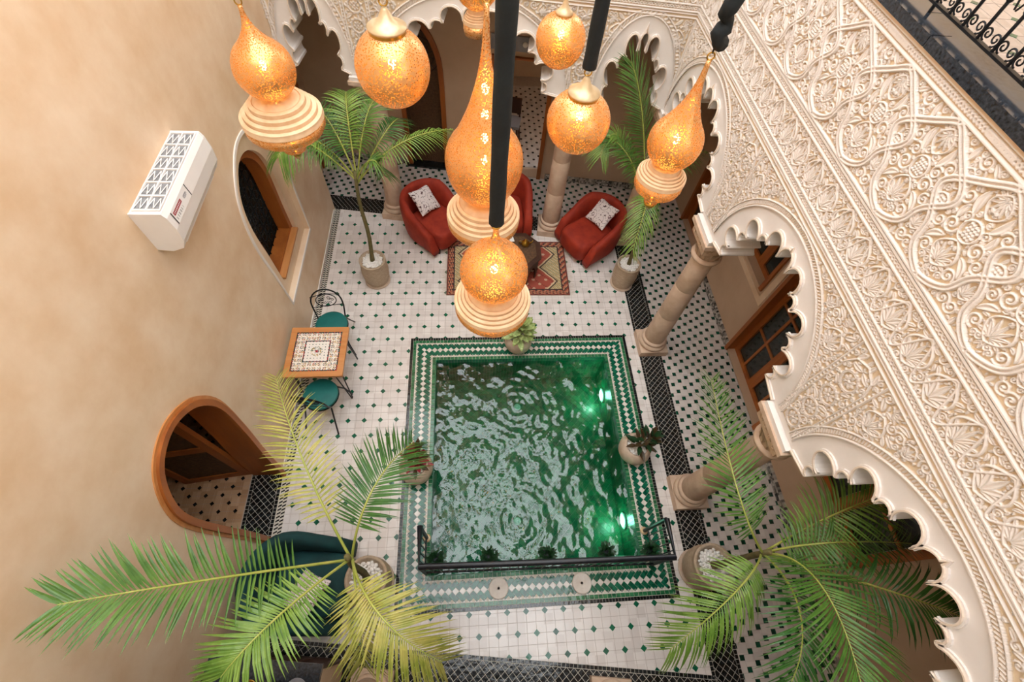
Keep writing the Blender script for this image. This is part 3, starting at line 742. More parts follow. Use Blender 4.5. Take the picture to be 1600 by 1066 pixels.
# rippled water with two bubbling jets
ZW = -.075; nx, ny = 220, 246
WV = []
for k in range(34):
    lam = random.uniform(.07, .42); an = random.uniform(0, 2*PI); WV.append((2*PI/lam*math.cos(an), 2*PI/lam*math.sin(an), random.uniform(0, 6.3), .0042*lam))
def wave(x, y):
    z = sum(a_*math.sin(kx*x+ky*y+ph) for kx, ky, ph, a_ in WV)
    for jx, jy in ((.59, 2.40), (.50, .95)):
        r_ = math.hypot(x-jx, y-jy); z += .0035*math.sin(r_*60)*math.exp(-r_*2.6)
    return z
wm = MB().grid(lambda a, b_: (QX0+.002+(QX1-QX0-.004)*a, QY0+.002+(QY1-QY0-.004)*b_, ZW+wave(QX0+(QX1-QX0)*a, QY0+(QY1-QY0)*b_)), nx, ny)
tag(wm.build('pool_water', 'water', smooth=True, fix=False), 'rippled green water filling the pool', 'water')
for x, y, lb in ((.645, 2.64, 'round white water jet in the pool floor, under the potted dieffenbachia side'), (.543, 1.05, 'round white water jet in the pool floor, on the railing side')):
    j = tag(MB().lathe([(.05, 0), (.05, .012), (.03, .02), (.012, .012)], 18).build('pool_jet', 'white_plastic', None, (x, y, -.644)), lb, 'water jet', 'pool jets')
for y, lb in ((2.68, 'round white underwater lamp in the pool wall, farther from the railing'), (.95, 'round white underwater lamp in the pool wall, beside the railing')):
    t = tag(empty('pool_light', (QX1-.004, y, -.38)), lb, 'pool light', 'underwater pool lights'); t.rotation_euler = (0, -PI/2, 0)
    MB().lathe([(.10, 0), (.10, .02), (.078, .028), (.078, .012)], 24).build('ring', 'white_plastic', t, smooth=2); MB().lathe([(.077, .01), (.05, .022), (0.0005, .026)], 24).build('lens', 'pool_lamp', t, smooth=True)
    pd = bpy.data.lights.new('pool_glow', 'POINT'); pd.energy = 2.2; pd.color = (.7, 1, .8); pd.shadow_soft_size = .06; po = link('pool_glow', pd, None, t, (0, 0, .1))

# ------------------------------------------------------------------ doors and windows
def at(wallo, o): o.matrix_parent_inverse = Matrix(); return o
def frame_obj(nm, org, rz): return tag(empty(nm, org, rz), kind='structure')
def scl(loop, c, sx, sz): return [(c[0]+(x-c[0])*sx, c[1]+(z-c[1])*sz) for x, z in loop]
# arched window niche in the left wall
w1 = frame_obj('window_1', (XL, 0, 0), PI/2); c_ = (4.21, 1.69); win_in = scl(WIN, c_, .70, .78); win_gl = scl(WIN, c_, .58, .70)
MB().sweep([(x, 0, z) for x, z in WIN], (0, -1, 0), .035, .012, closed=True, off=0).build('plaster_edge', 'white_plaster', w1)
slab_holes(WIN, [win_in[::-1]], .05).build('plaster_surround', 'plaster', w1, (0, .07, 0))
slab_holes(win_in, [win_gl[::-1]], .16).build('wood_frame', 'wood', w1, (0, .12, 0))
gl_ = MB().add([(x, .30, z) for x, z in win_gl], [tuple(range(len(win_gl)))]).build('pane', 'glass', w1)
MB().box((4.21, .10, .985), (.86, .12, .03)).build('sill', 'wood_light', w1)
for k in range(6): MB().tube([(3.86+k*.14, .27, .98), (3.86+k*.14, .27, 2.30-.12*abs(k-2.5)**1.3)], .008, 6).build('grille_bar', 'iron', w1)
for k in range(9):
    z = 1.06+k*.14; MB().tube([(3.82, .275, z), (4.60, .275, z)], .006, 6).build('grille_bar', 'iron', w1)
    sp_ = MB()
    for q in range(5): sp_.tube([(3.93+q*.14+.05*math.cos(a), .272, z+.07+.05*math.sin(a)) for a in np.linspace(0, 2*PI, 11)], .004, 4)
    if k < 8: sp_.build('grille_scroll', 'iron', w1)
shell('wall_dark_backing', -3.5, -2.63, 3.4, 5.0, 0, 2.9, 'wood_dark', skip=('xb',))  # unseen dark box added behind the pane to shut out sky light
# arched doorway in the left wall with its leaf standing open
d1 = frame_obj('door_1', (XL, 0, 0), PI/2)
MB().sweep([(x, 0, z) for x, z in DOOR], (0, -1, 0), -.055, .035).build('door_frame', 'wood', d1)
MB().sweep([(x, .34, z) for x, z in DOOR], (0, -1, 0), -.018, .33, off=-.0).build('jamb_lining', 'wood', d1)
MB().sweep([(x, .0, z) for x, z in DOOR], (0, -1, 0), .03, .012).build('door_edge', 'wood_light', d1)
lf = empty('door_leaf', (1.64, .36, .012), math.radians(97)); lf.parent = d1
for s_ in (0, .64): MB().box((.04+s_, 0, 1.0), (.09, .05, 2.0)).build('stile', 'wood', lf)
for z_ in (.06, .95, 1.93): MB().box((.36, 0, z_), (.56, .045, .12)).build('rail', 'wood', lf)
MB().box((.36, 0, 1.0), (.56, .02, 1.9)).build('carved_panel', 'wood_carved', lf)
def rect_window(nm, org, rz, x0, x1, z0, z1, cols, rows, back, fw_=.07, leafs=1, glass='glass', m='wood'):
    o = frame_obj(nm, org, rz)
    MB().sweep([(x0, 0, z0), (x0, 0, z1), (x1, 0, z1), (x1, 0, z0)], (0, -1, 0), -.06, .03).build('architrave', m, o)
    fb = MB()
    for cx, dx in ((x0+.02, .04), (x1-.02, .04)): fb.box((cx, back/2+.02, (z0+z1)/2), (dx, back+.04, z1-z0))
    fb.box(((x0+x1)/2, back/2+.02, z1-.02), (x1-x0-.08, back+.04, .04)); fb.build('reveal', m, o)
    lw = (x1-x0-.08)/leafs
    for q in range(leafs):
        a0 = x0+.04+q*lw; le = empty('casement', (a0, back, z0)); le.parent = o; h_ = z1-.04-z0
        for xx in (fw_/2, lw-fw_/2): MB().box((xx, 0, h_/2), (fw_, .045, h_)).build('stile', m, le)
        for zz in (fw_/2, h_-fw_/2): MB().box((lw/2, 0, zz), (lw-2*fw_, .044, fw_)).build('rail', m, le)
        pw = (lw-2*fw_)/cols; ph = (h_-2*fw_)/rows
        for i in range(cols):
            for j in range(rows): MB().box((fw_+pw*(i+.5), 0, fw_+ph*(j+.5)), (pw-.02, .008, ph-.02)).build('pane', glass, le)
        for i in range(1, cols): MB().box((fw_+pw*i, 0, h_/2), (.035, .035, h_-2*fw_)).build('glazing_bar', m, le)
        for j in range(1, rows): MB().box((lw/2, 0, fw_+ph*j), (lw-2*fw_, .034, .035)).build('glazing_bar', m, le)
    return o
CO = ((XC, 0, 0), -PI/2)
rect_window('door_2', *CO, -3.24, -1.94, .012, 1.95, 2, 3, .14, leafs=2)
rect_window('window_2', *CO, -4.32, -3.42, 1.12, 2.1, 1, 1, .14, leafs=2)
rect_window('window_3', *CO, -1.40, -.20, .75, 1.95, 1, 2, .14, leafs=2)
MB().sweep([(-4.46, 0, .98), (-4.46, 0, 2.24), (-3.28, 0, 2.24), (-3.28, 0, .98)], (0, -1, 0), -.13, .02, closed=True).build('plaster_surround', 'plaster', bpy.data.objects['window_2'])
d3 = rect_window('door_3', *CO, -5.9, -4.95, .012, 2.2, 1, 2, .12, leafs=2, glass='wood_dark')
# rear arched door of carved wood, open doorway beside it
BO = ((0, 7.065, 0), -BA)
d4 = frame_obj('door_4', *BO)
MB().sweep([(x, 0, z) for x, z in BD], (0, -1, 0), -.075, .03).build('door_frame', 'wood', d4)
MB().add([(x, .10, z) for x, z in BD], [tuple(range(len(BD)))]).build('carved_leaf', 'wood_carved', d4)
for r_ in (.30, .22, .12): MB().tube([(-.735+r_*math.cos(a), .092, 1.95+r_*math.sin(a)) for a in np.linspace(0, 2*PI, 33)[:-1]], .012, 6, closed=True).build('carved_ring', 'wood_dark', d4)
for k in range(12):
    a = k*PI/6; MB().tube([(-.735+.12*math.cos(a), .094, 1.95+.12*math.sin(a)), (-.735+.3*math.cos(a+.26), .094, 1.95+.3*math.sin(a+.26))], .008, 5).build('carved_ray', 'wood_dark', d4)
MB().box((-.735, .03, .02), (.80, .2, .04)).build('threshold', 'tile_black', d4)
d5 = frame_obj('door_5', *BO)
MB().sweep([(.36, 0, .012), (.36, 0, 2.1), (1.30, 0, 2.1), (1.30, 0, .012)], (0, -1, 0), -.07, .05).build('door_frame', 'wood', d5)
MB().sweep([(.36, .25, .012), (.36, .25, 2.1), (1.30, .25, 2.1), (1.30, .25, .012)], (0, -1, 0), -.03, .24).build('jamb_lining', 'wood', d5)
fb = MB().box((.83, -.02, 2.28), (.98, .03, .20))
fb.build('carved_lintel', 'grey_dish', d5)
for k in range(5): MB().sphere((.48+k*.175, -.038, 2.28), .04, 10, 6, (1, .4, 1)).build('lintel_boss', 'white_plaster', d5)
d6 = frame_obj('door_6', (-2.60, 0, 0), PI/2)
MB().sweep([(x, 0, z) for x, z in LD], (0, -1, 0), -.06, .03).build('door_frame', 'wood', d6)
MB().add([(x, .09, z) for x, z in LD], [tuple(range(len(LD)))]).build('door_leaf', 'wood_dark', d6)

# ------------------------------------------------------------------ columns
def column(x, y, label, rz=0, h=2.38):
    c = tag(empty('column', (x, y, .004), rz), label, 'column', 'stone columns round the court')
    MB().box((0, 0, .055), (.40, .40, .11)).build('plinth', 'stone', c)
    MB().lathe([(.185, .11), (.20, .135), (.20, .165), (.178, .185), (.165, .19), (.165, .20), (.178, .215), (.172, .24), (.15, .25)], 28).build('base_moulding', 'stone', c, smooth=True)
    zz = [.25, .82, 1.40, 1.94]
    for k in range(3):
        r0 = .147-.008*k; MB().lathe([(r0-.003, zz[k]), (r0, zz[k]+.006), (r0-.007, zz[k+1]-.006), (r0-.010, zz[k+1])], 28).build('drum', 'stone', c, smooth=2)
    MB().lathe([(.14, 1.94), (.165, 1.95), (.172, 1.97), (.165, 1.99), (.14, 2.0)], 28).build('necking', 'stone', c, smooth=True)
    MB().lathe([(.138, 2.0), (.15, 2.06), (.17, 2.13), (.19, 2.16)], 24).build('capital', 'stone_carved', c, smooth=True)
    lv = MB()
    for k in range(16):
        a = k*PI/8; lv.grid(lambda u_, v_, a=a: ((.143+.055*v_**1.6)*math.cos(a+(u_-.5)*.34*(1-.5*v_)), (.143+.055*v_**1.6)*math.sin(a+(u_-.5)*.34*(1-.5*v_)), 2.0+.15*v_+.012*math.sin(PI*u_)), 4, 5)
    lv.build('carved_leaves', 'stone_carved', c)
    MB().box((0, 0, 2.215), (.38, .38, .11)).build('capital_block', 'stone_carved', c)
    sc_ = MB()
    for q in range(4):
        R = Matrix.Rotation(q*PI/2, 3, 'Z')
        for k in range(4):
            s_ = spir(.03, 0, 1 if k % 2 else -1, 14, 1.3); sc_.tube([R@Vector((-.135+k*.09+p[1], -.19, 2.215+p[2])) for p in s_], .008, 5)
    sc_.build('carved_scrolls', 'stone_carved', c)
    MB().box((0, 0, 2.30), (.46, .46, .05)).build('abacus', 'stone', c); MB().box((0, 0, 2.348), (.42, .42, .046)).build('abacus_top', 'white_plaster', c)
    return c
column(2.59, 3.30, 'pale stone column nearest the glazed gallery door, beside the right pool rim')
column(2.59, 1.17, 'pale stone column beside the croton pot at the pool rim')
column(2.60, 5.43, 'pale stone corner column behind the red armchair and potted palm')
column(-1.23, 5.99, 'pale stone column behind the left red armchair with cushion', -.142)
column(1.33, 5.62, 'pale stone column between the two red armchairs on the rug side', -.142)
column(-1.04, -.57, 'pale stone column beside the black bar counter', -.131)
column(1.30, -.79, 'pale stone column of the front arcade facing the pool railing', -.131)
column(2.62, -.97, 'pale stone corner column of the front arcade', -.131)

# ------------------------------------------------------------------ air conditioner
ac = tag(empty('air_conditioner', (XL, 2.88, 3.0)), 'white wall mounted air conditioner with lattice top grille and sticker', 'air conditioner')
prof = [(0, 0), (.10, -.015), (.19, .02), (.225, .09), (.235, .20), (.225, .30), (.205, .34), (0, .34)]
b_ = MB(); n = len(prof)
b_.add([(x, y, z) for y in (-.44, .44) for x, z in prof], [tuple(range(n)), tuple(range(2*n-1, n-1, -1))]+[(i, (i+1) % n, n+(i+1) % n, n+i) for i in range(n)]); b_.build('body', 'white_plastic', ac)
for s_ in (-1, 1): MB().add([(x*1.01, s_*.44+dy, z*1.01) for dy in (-.006, .006) for x, z in prof], [tuple(range(n)), tuple(range(2*n-1, n-1, -1))]+[(i, (i+1) % n, n+(i+1) % n, n+i) for i in range(n)]).build('end_cap', 'white_plastic', ac)
MB().box((.105, 0, .341), (.17, .82, .004)).build('filter', 'filter_grey', ac)
for k in range(7): MB().box((.105, -.41+k*.1367, .348), (.18, .012, .014)).build('grille_bar', 'white_plastic', ac)
for x_ in (.018, .105, .195): MB().box((x_, 0, .348), (.008, .83, .012)).build('grille_bar', 'white_plastic', ac)
for k in range(6):
    zg = MB(); y0 = -.405+k*.1367
    for q in range(4):
        for sg in (0, 1): zg.tube([(.022+q*.042+.021*sg, y0+.012, .350), (.043+q*.042-.021*sg+.0, y0+.11, .350)] if sg == 0 else [(.064+q*.042, y0+.012, .350), (.043+q*.042, y0+.11, .350)], .0032, 4)
    zg.build('lattice', 'white_plastic', ac)
MB().box((.135, 0, -.004), (.08, .72, .008)).build('louvre', 'white_plastic', ac)
def stick(u_, v_):
    u_ = 1-u_
    if v_ < .03 or v_ > .97: return lin('#2A2A2C')
    if .55 < u_ < .82 and .08 < v_ < .56: return lin('#E9D8D8') if (.62 < u_ < .74 and (int(v_*60) % 3 != 0) and .1 < v_ < .54) else lin('#9C1420')
    if .2 < u_ < .42 and .08 < v_ < .5 and int(v_*50) % 4 < 2 and int(u_*26) % 2: return lin('#555558')
    if .3 < u_ < .8 and .66 < v_ < .9 and (math.hypot(u_-.55, (v_-.78)*1.6) < .16): return lin('#8A8A8E') if int(u_*30) % 2 else lin('#D8D8DA')
    return lin('#F0EEEC')
st = link('sticker', paint('sticker', .098, .30, 26, 60, stick), 'print', ac); st.location = (.2315, -.24, .252); st.rotation_euler = (0, math.radians(90+5), 0)
st.rotation_euler = (0, math.radians(84.3), 0); st.location = (.2318, -.24, .25)

# ------------------------------------------------------------------ lanterns
def tear(R, zc, zt, zb):
    o = [(.0005, zb)]
    for k in range(1, 14):
        a = -PI/2+k*(PI/2+.75)/13; o.append((R*math.cos(a), zc+(zc-zb)*math.sin(a) if a < 0 else zc+R*math.sin(a)))
    r1, z1 = o[-1]
    for k in range(1, 11):
        t = k/10; o.append((.012+(r1-.012)*(1-t)**2.3, z1+(zt-z1)*t))
    return o
def lantern(x, y, R, zc, zt, zb, label, disc=None, cone=None, kind='tear', strap=.03, ztop=8.0, bulbs=1, cap=None, wrinkle=0, hook=.06):
    L_ = tag(empty('lantern', (x, y, zb)), label, 'lantern', 'pierced brass lanterns over the pool court'); o_ = -zb
    if kind == 'tear': pr = tear(R, zc, zt, zb)
    else:
        pr = [(max(.0005, R*math.cos(a)), zc+(zc-zb)*math.sin(a) if a < 0 else zc+(zt-zc)*math.sin(a)) for a in np.linspace(-PI/2, math.asin(.93), 22)]
    MB().lathe([(r_, z+o_) for r_, z in pr], 40).build('pierced_shade', 'pierced_brass', L_, smooth=True)
    if cap:
        MB().lathe([(cap, zt+o_-.035), (cap*1.02, zt+o_-.008), (cap*.98, zt+o_-.004)], 32).build('cap_band', 'brass', L_, smooth=2)
        MB().lathe([(cap*1.06, zt+o_-.006), (cap*1.06, zt+o_+.004), (cap*.7, zt+o_+.016), (cap*.42, zt+o_+.035), (cap*.2, zt+o_+.07), (.008, zt+o_+.085)], 32).build('cap', 'brass_dull', L_, smooth=True)
    zh = zt+(.085 if cap else 0)
    MB().tube([(.018*math.cos(a), 0, zh+o_+.016+.018*math.sin(a)) for a in np.linspace(0, 2*PI, 15)[:-1]], .004, 6, closed=True).build('hook_ring', 'brass', L_)
    if disc:
        zd, Rd = disc; h_ = zb-zd
        pf = [(min(R, Rd)*.45, .012), (min(R, Rd)*.58, .006), (min(R*.80, Rd*.62), -.012)]; r0 = min(R*.82, Rd*.64); dz = zb-.014-(zd-.03)
        for k in range(4):
            q0, q1 = r0+(Rd-r0)*k/4, r0+(Rd-r0)*(k+1)/4; za = -.014-dz*k/4; pf += [(q0, za-.006), (q0+.004, za+.001), (q1-.005, za-.001), (q1, za-.005), (q1-.001, za-dz/4)]
        pf += [(Rd*1.01, -(zb-zd)-.036), (Rd*1.01, -(zb-zd)-.046), (Rd*.95, -(zb-zd)-.05)]
        MB().lathe(pf, 44).build('stepped_disc', 'wood_disc', L_, smooth=2)
        zf = cone; zr = zd-.05
        MB().lathe([(Rd*.98, zr+o_), (Rd*1.0, zr+o_-.045), (Rd*.93, zr+o_-.075), (Rd*.55, zr+o_-(zr-zf)*.45), (Rd*.36, zr+o_-(zr-zf)*.55), (Rd*.30, zr+o_-(zr-zf)*.7), (.03, zr+o_-(zr-zf)*.74)], 36).build('pierced_bowl', 'pierced_brass', L_, smooth=True)
        MB().lathe([(.03, zr+o_-(zr-zf)*.72), (.042, zr+o_-(zr-zf)*.76), (.028, zr+o_-(zr-zf)*.86), (.001, zf+o_)], 16).build('finial', 'brass', L_, smooth=True)
        pd = bpy.data.lights.new('bowl_light', 'POINT'); pd.energy = LAMP_W*1.3; pd.color = (1, .62, .22); pd.shadow_soft_size = .03; link('bowl_light', pd, None, L_, (0, 0, zr+o_-.06))
    for k in range(bulbs):
        zz = zc+o_+(k*.14 if bulbs > 1 else .02)
        MB().sphere((0, 0, zz), .02, 10, 7, (1, 1, 1.5)).build('bulb', 'bulb', L_, smooth=True)
    pd = bpy.data.lights.new('lantern_light', 'POINT'); pd.energy = LAMP_W*(1+.6*(bulbs > 1)); pd.color = (1, .66, .27); pd.shadow_soft_size = .025; link('lantern_light', pd, None, L_, (.0, 0, zc+o_-.05))
    # velvet sleeve over the cable
    zs = zh+.03+hook; pts = []; n_ = 46
    for k in range(n_+1):
        z = zs+o_+(ztop-zs)*(k/n_)**1.6; pts.append((wrinkle*math.sin(k*1.7)*.02, wrinkle*math.cos(k*1.3)*.015, z))
    sv = MB(); sv.tube(pts, [strap*(.45 if k == 0 else 1)*(1+(.22*math.sin(k*2.1) if wrinkle else .03*math.sin(k*1.1))) for k in range(n_+1)], 10)
    sv.build('velvet_sleeve', 'velvet_black', L_, smooth=True); MB().tube([(0, 0, zh+o_+.03), (0, 0, zs+o_+.01)], .005, 6).build('cable', 'iron', L_)
    return L_
lantern(-1.201, 2.861, .175, 4.094, 4.43, 3.925, 'teardrop brass lantern on a wide stepped disc, nearest the air conditioner', disc=(3.83, .255), cone=3.46, strap=.032, hook=.0)
lantern(-.365, 2.335, .18, 4.419, 4.60, 4.235, 'round brass lantern with a cap, between the big teardrop and the wide-disc lantern', kind='ball', cap=.085, strap=.03, hook=.0)
lantern(.07, 3.852, .17, 4.22, 4.7, 4.03, 'brass lantern with small finial hanging behind the largest teardrop lantern', disc=(3.99, .10), cone=3.86, strap=.025)
lantern(.085, 2.256, .225, 3.955, 4.75, 3.66, 'largest long-necked teardrop brass lantern on a stepped disc', disc=(3.575, .235), cone=3.15, strap=.025, bulbs=4)
lantern(.113, 1.477, .17, 3.905, 4.20, 3.755, 'squat brass lantern on a worn stepped disc under the broad black strap', disc=(3.705, .205), cone=3.35, strap=.034, hook=.0)
lantern(.581, 3.078, .155, 4.224, 4.37, 4.05, 'egg-shaped brass lantern with fish-scale piercing above the round one', kind='ball', cap=.05, strap=.02, hook=.02)
lantern(.585, 2.255, .17, 4.215, 4.37, 4.045, 'round brass lantern with a pale cap hanging before the middle column', kind='ball', cap=.078, strap=.034, hook=.0)
lantern(1.167, 2.255, .155, 4.098, 4.55, 3.94, 'slim long-necked brass lantern on a small disc nearest the carved wall', disc=(3.90, .15), cone=3.59, strap=.034, wrinkle=1, hook=.04)
for k, (y, wd) in enumerate(((1.477, .08), (2.27, .1), (2.861, .06), (3.078, .06), (3.852, .06))):
    tag(MB().box((.15, y, 8.06), (4.9, wd, .12)).build('trim_%d' % (k+1), 'wood_dark'), kind='structure')

# ------------------------------------------------------------------ red tub armchairs, cushions, rug, coffee table
def tub_chair(name, label, loc, rz, m, group, s=1.0):
    c = tag(empty(name, loc, rz), label, 'armchair', group)
    path = []
    for k in range(11): path.append((-.345, -.40+.42*k/10))
    for k in range(1, 24): a = PI-PI*k/24; path.append((.345*math.cos(a), .02+.36*math.sin(a)))
    for k in range(11): path.append((.345, .02-.42*k/10))
    n_ = len(path); P = np.array(path)
    def sec(u_, v_):
        i = min(n_-1, int(round(v_*(n_-1)))); p = P[i]; q = P[min(n_-1, i+1)]-P[max(0, i-1)]; q = q/np.linalg.norm(q); nn = np.array([-q[1], q[0]])
        e = 1-abs(2*v_-1); top = .40+.36*min(1, e*1.7)**1.2; a = 2*PI*u_; ca, sa = math.cos(a), math.sin(a)
        hx = .072*abs(ca)**.7*(1 if ca > 0 else -1); hz = abs(sa)**.55*(1 if sa > 0 else -1); zz = .07+(top-.07)*(hz+1)/2
        ou = .05*(zz/.75); sh = min(1, .35+e*7)
        return (s*(p[0]+nn[0]*(hx+ou)*1.0), s*(p[1]+nn[1]*(hx+ou)), s*(zz if sh == 1 else .07+(zz-.07)*sh))
    b_ = MB().grid(sec, 18, n_, True); b_.f += [tuple(range(18)), tuple(range((n_-1)*18, n_*18))]
    b_.build('wraparound_back', m, c, smooth=True)
    def seat(u_, v_):
        a = 2*PI*u_; b2 = PI*v_-PI/2; cs = lambda q, e: abs(math.cos(q))**e*(1 if math.cos(q) > 0 else -1); sn = lambda q, e: abs(math.sin(q))**e*(1 if math.sin(q) > 0 else -1)
        return (s*.30*cs(b2, .35)*cs(a, .45), s*(-.10+.38*cs(b2, .35)*sn(a, .4)), s*(.245+.185*sn(b2, .45)))
    MB().grid(seat, 36, 14, True).build('seat', m, c, smooth=True)
    for x in (-.26, .26):
        for y in (-.36, .28): MB().lathe([(.02, 0), (.026, .09)], 10, (x*s, y*s, 0)).build('foot', 'iron', c)
    return c
R1 = tub_chair('armchair', 'red velvet tub armchair with cushion, beside the tall palm left of the rug', (-.60, 5.50, .004), math.radians(48), 'red_velvet', 'red tub armchairs', 1.0)
R2 = tub_chair('armchair', 'red velvet tub armchair with no cushion, behind the coffee table', (.56, 5.74, .004), 0, 'red_velvet', 'red tub armchairs', 1.0)
R3 = tub_chair('armchair', 'red velvet tub armchair with cushion, in front of the corner column', (1.95, 5.24, .004), math.radians(-58), 'red_velvet', 'red tub armchairs', 1.0)
def squig(u_, v_):
    q = math.sin(19*u_+2.6*math.sin(15*v_))+math.sin(18*v_+2.6*math.sin(16*u_)); return lin('#5A3A3A') if abs(q) < .2 else lin('#E9DEDA')
def pillow(label, loc, rot, s=.40):
    o = tag(empty('cushion', loc), label, 'cushion', 'patterned cushions'); o.rotation_euler = rot
    for sg, nm in ((1, 'front_cover'), (-1, 'back_cover')):
        me = paint(nm, s, s, 64, 64, squig)
        co = np.empty(len(me.vertices)*3); me.vertices.foreach_get('co', co); co = co.reshape(-1, 3); u_ = co[:, 0]/(s/2); v_ = co[:, 1]/(s/2)
        k = np.clip((1-u_**2)*(1-v_**2), 0, 1)**.42; co[:, 2] = sg*.065*k; pin = 1-.10*(1-np.abs(u_))*np.abs(v_)**4*1.0; co[:, 1] *= pin; co[:, 0] *= 1-.10*(1-np.abs(v_))*np.abs(u_)**4
        me.vertices.foreach_set('co', co.ravel()); me.shade_smooth(); me.update(); link(nm, me, 'woven', o)
    return o
pillow('white cushion with dark squiggles on the left red armchair, by the palm', (-.70, 5.62, .60), (math.radians(38), math.radians(10), math.radians(48)))
pillow('white cushion with dark squiggles on the red armchair by the corner column', (2.07, 5.35, .60), (math.radians(38), math.radians(-6), math.radians(-58)))
def rugf(u_, v_):
    e = min(u_*1.92, (1-u_)*1.92, v_*1.10, (1-v_)*1.10)
    if e < .02: return lin('#6E3026')
    if e < .10: return lin(('#A5523C', '#3A2A2A', '#C08A66')[int((u_*1.92+v_*1.1)*28+int(e*60)) % 3])
    if e < .12: return lin('#3E2A28')
    x = abs(u_-.5)*1.92; z = abs(v_-.5)*1.10; ed = .80-.34*abs(((v_*2.0) % 1)-.5)*1.5
    if x < ed-.06:
        if (math.sin(u_*60)*math.sin(v_*40) > .72): return lin('#C9A488')
        if math.hypot(x-.4, z) < .10: return lin('#6E2A22')
        return lin('#A8503E') if (int(u_*70)+int(v_*50)) % 9 else lin('#8C3E30')
    if x < ed-.03: return lin('#D8BE96')
    if x < ed: return lin('#4A3A30')
    return lin(('#C7B184', '#8E8A66', '#D6C49C', '#A88A5C')[int(u_*110+v_*60) % 4])
rug = tag(empty('rug', (.575, 4.76, .0045), -.01), 'red and tan patterned rug with fringed ends under the coffee table', 'rug')
link('rug_pile', paint('rug_pile', 1.90, 1.10, 190, 110, rugf, .012), 'woven', rug); MB().box((0, 0, .006), (1.90, 1.10, .011)).build('rug_backing', 'fringe', rug)
for s_ in (-1, 1):
    fr_ = MB()
    for k in range(75): y = -.54+k*.0146; fr_.tube([(s_*.95, y, .006), (s_*(.99+.01*math.sin(k*7)), y+.006*math.sin(k*3), .003), (s_*(1.03+.015*math.sin(k*5)), y+.012*math.sin(k*2.3), .003)], .0018, 4)
    tag(fr_.build('fringe', 'fringe', rug), kind='stuff')
ct = tag(empty('coffee_table', (.70, 4.70, .018)), 'dark carved octagonal coffee table standing on the rug', 'table')
octo = lambda r_: [(r_*math.cos(PI/8+k*PI/4), r_*math.sin(PI/8+k*PI/4)) for k in range(8)]
MB().prism(octo(.38), .43, .46).build('table_top', 'wood_dark', ct); MB().prism(octo(.30), .46, .464).build('top_inlay', 'wood_carved', ct)
for k in range(8):
    a = k*PI/4; R = Matrix.Rotation(a-PI/2, 3, 'Z'); ap = .335*math.cos(PI/8)
    pts = [(-.125, .43), (.125, .43), (.125, 0), (.085, 0)]+[(.085*math.cos(t), .14+.16*math.sin(t)) for t in np.linspace(0, PI, 9)]+[(-.085, 0), (-.125, 0)]
    sl_ = slab_holes(pts, [], .018); sl_.v = [tuple(R@Vector((x, y+ap-.01, z))) for x, y, z in sl_.v]; sl_.build('side_panel', 'wood_dark', ct)
tp_ = tag(empty('brass_teapot', (.82, 4.80, .482)), 'small brass pot on the dark coffee table', 'teapot')
MB().lathe([(.03, 0), (.06, .02), (.065, .05), (.04, .085), (.02, .1), (.012, .125), (.001, .13)], 18).build('body', 'brass', tp_, smooth=True); MB().tube([(.05, 0, .04), (.09, 0, .06), (.11, 0, .1)], [.012, .009, .006], 7).build('spout', 'brass', tp_, smooth=True)
MB().tube([(-.055, 0, .03), (-.1, 0, .05), (-.09, 0, .09), (-.045, 0, .085)], .006, 6).build('handle', 'brass', tp_, smooth=True)
mc = tag(empty('menu_card', (.60, 4.94, .482), .2), 'white printed card lying on the dark coffee table', 'card'); MB().box((0, 0, .002), (.10, .15, .004)).build('card', 'paper', mc); MB().box((.0, .02, .0045), (.05, .06, .001)).build('print', 'iron', mc)

# ------------------------------------------------------------------ mosaic bistro table and chairs
bt = tag(empty('bistro_table', (-1.865, 2.86, .004)), 'square wooden bistro table with colourful mosaic top', 'table')
for a, b_ in (((-.305, 0), (.07, .68)), ((.305, 0), (.07, .68)), ((0, .305), (.54, .07)), ((0, -.305), (.54, .07))): MB().box((*a, .722), (*b_, .036)).build('top_rail', 'wood_light', bt)
def mos(u_, v_):
    e = min(u_, 1-u_, v_, 1-v_); d = math.hypot(u_-.5, v_-.5)
    h = (math.sin(int(u_*54)*127.1+int(v_*54)*311.7)*43758.5) % 1
    if e < .03 or .225 < e < .25: return lin(('#20282A', '#B5302A', '#2A4A40', '#20282A')[int(h*4)])
    if e < .225:
        x, y = (u_*9) % 1-.5, (v_*9) % 1-.5; r_ = math.hypot(x, y)
        if r_ < .12: return lin('#8A1C2A')
        if .22 < r_ < .36: return lin(('#1E2A2A', '#D9A23C', '#2E6A58', '#20384A', '#B84A3A', '#EDE6DA')[int(h*6)])
        return lin('#EFE8DE') if h < .8 else lin('#C9B48A')
    if d < .03: return lin('#9A1C2C')
    if d < .06: return lin('#E8E0D4') if h < .6 else lin('#3A2A2A')
    if .07 < d < .13 and h < .45: return lin(('#3A5A4A', '#C9A24A', '#50705A')[int(h*6) % 3])
    if (abs((u_*14) % 1-.5) < .14 and abs((v_*14) % 1-.5) < .14 and d > .16): return lin('#2A4A48')
    return lin('#EFE9E0')
link('mosaic_inlay', paint('mosaic_inlay', .54, .54, 108, 108, mos, .739), 'mosaic', bt); MB().box((0, 0, .722), (.54, .54, .03)).build('mosaic_bed', 'grout', bt)
MB().box((0, 0, .69), (.56, .56, .03)).build('under_frame', 'iron', bt)
for sx in (-1, 1):
    for sy in (-1, 1): MB().tube([(sx*.22, sy*.28, .69), (sx*.285, sy*.30, .01), (sx*.29, sy*.285, .0085), (sx*.28, sy*.22, .69)], .008, 6).build('hairpin_leg', 'iron', bt)
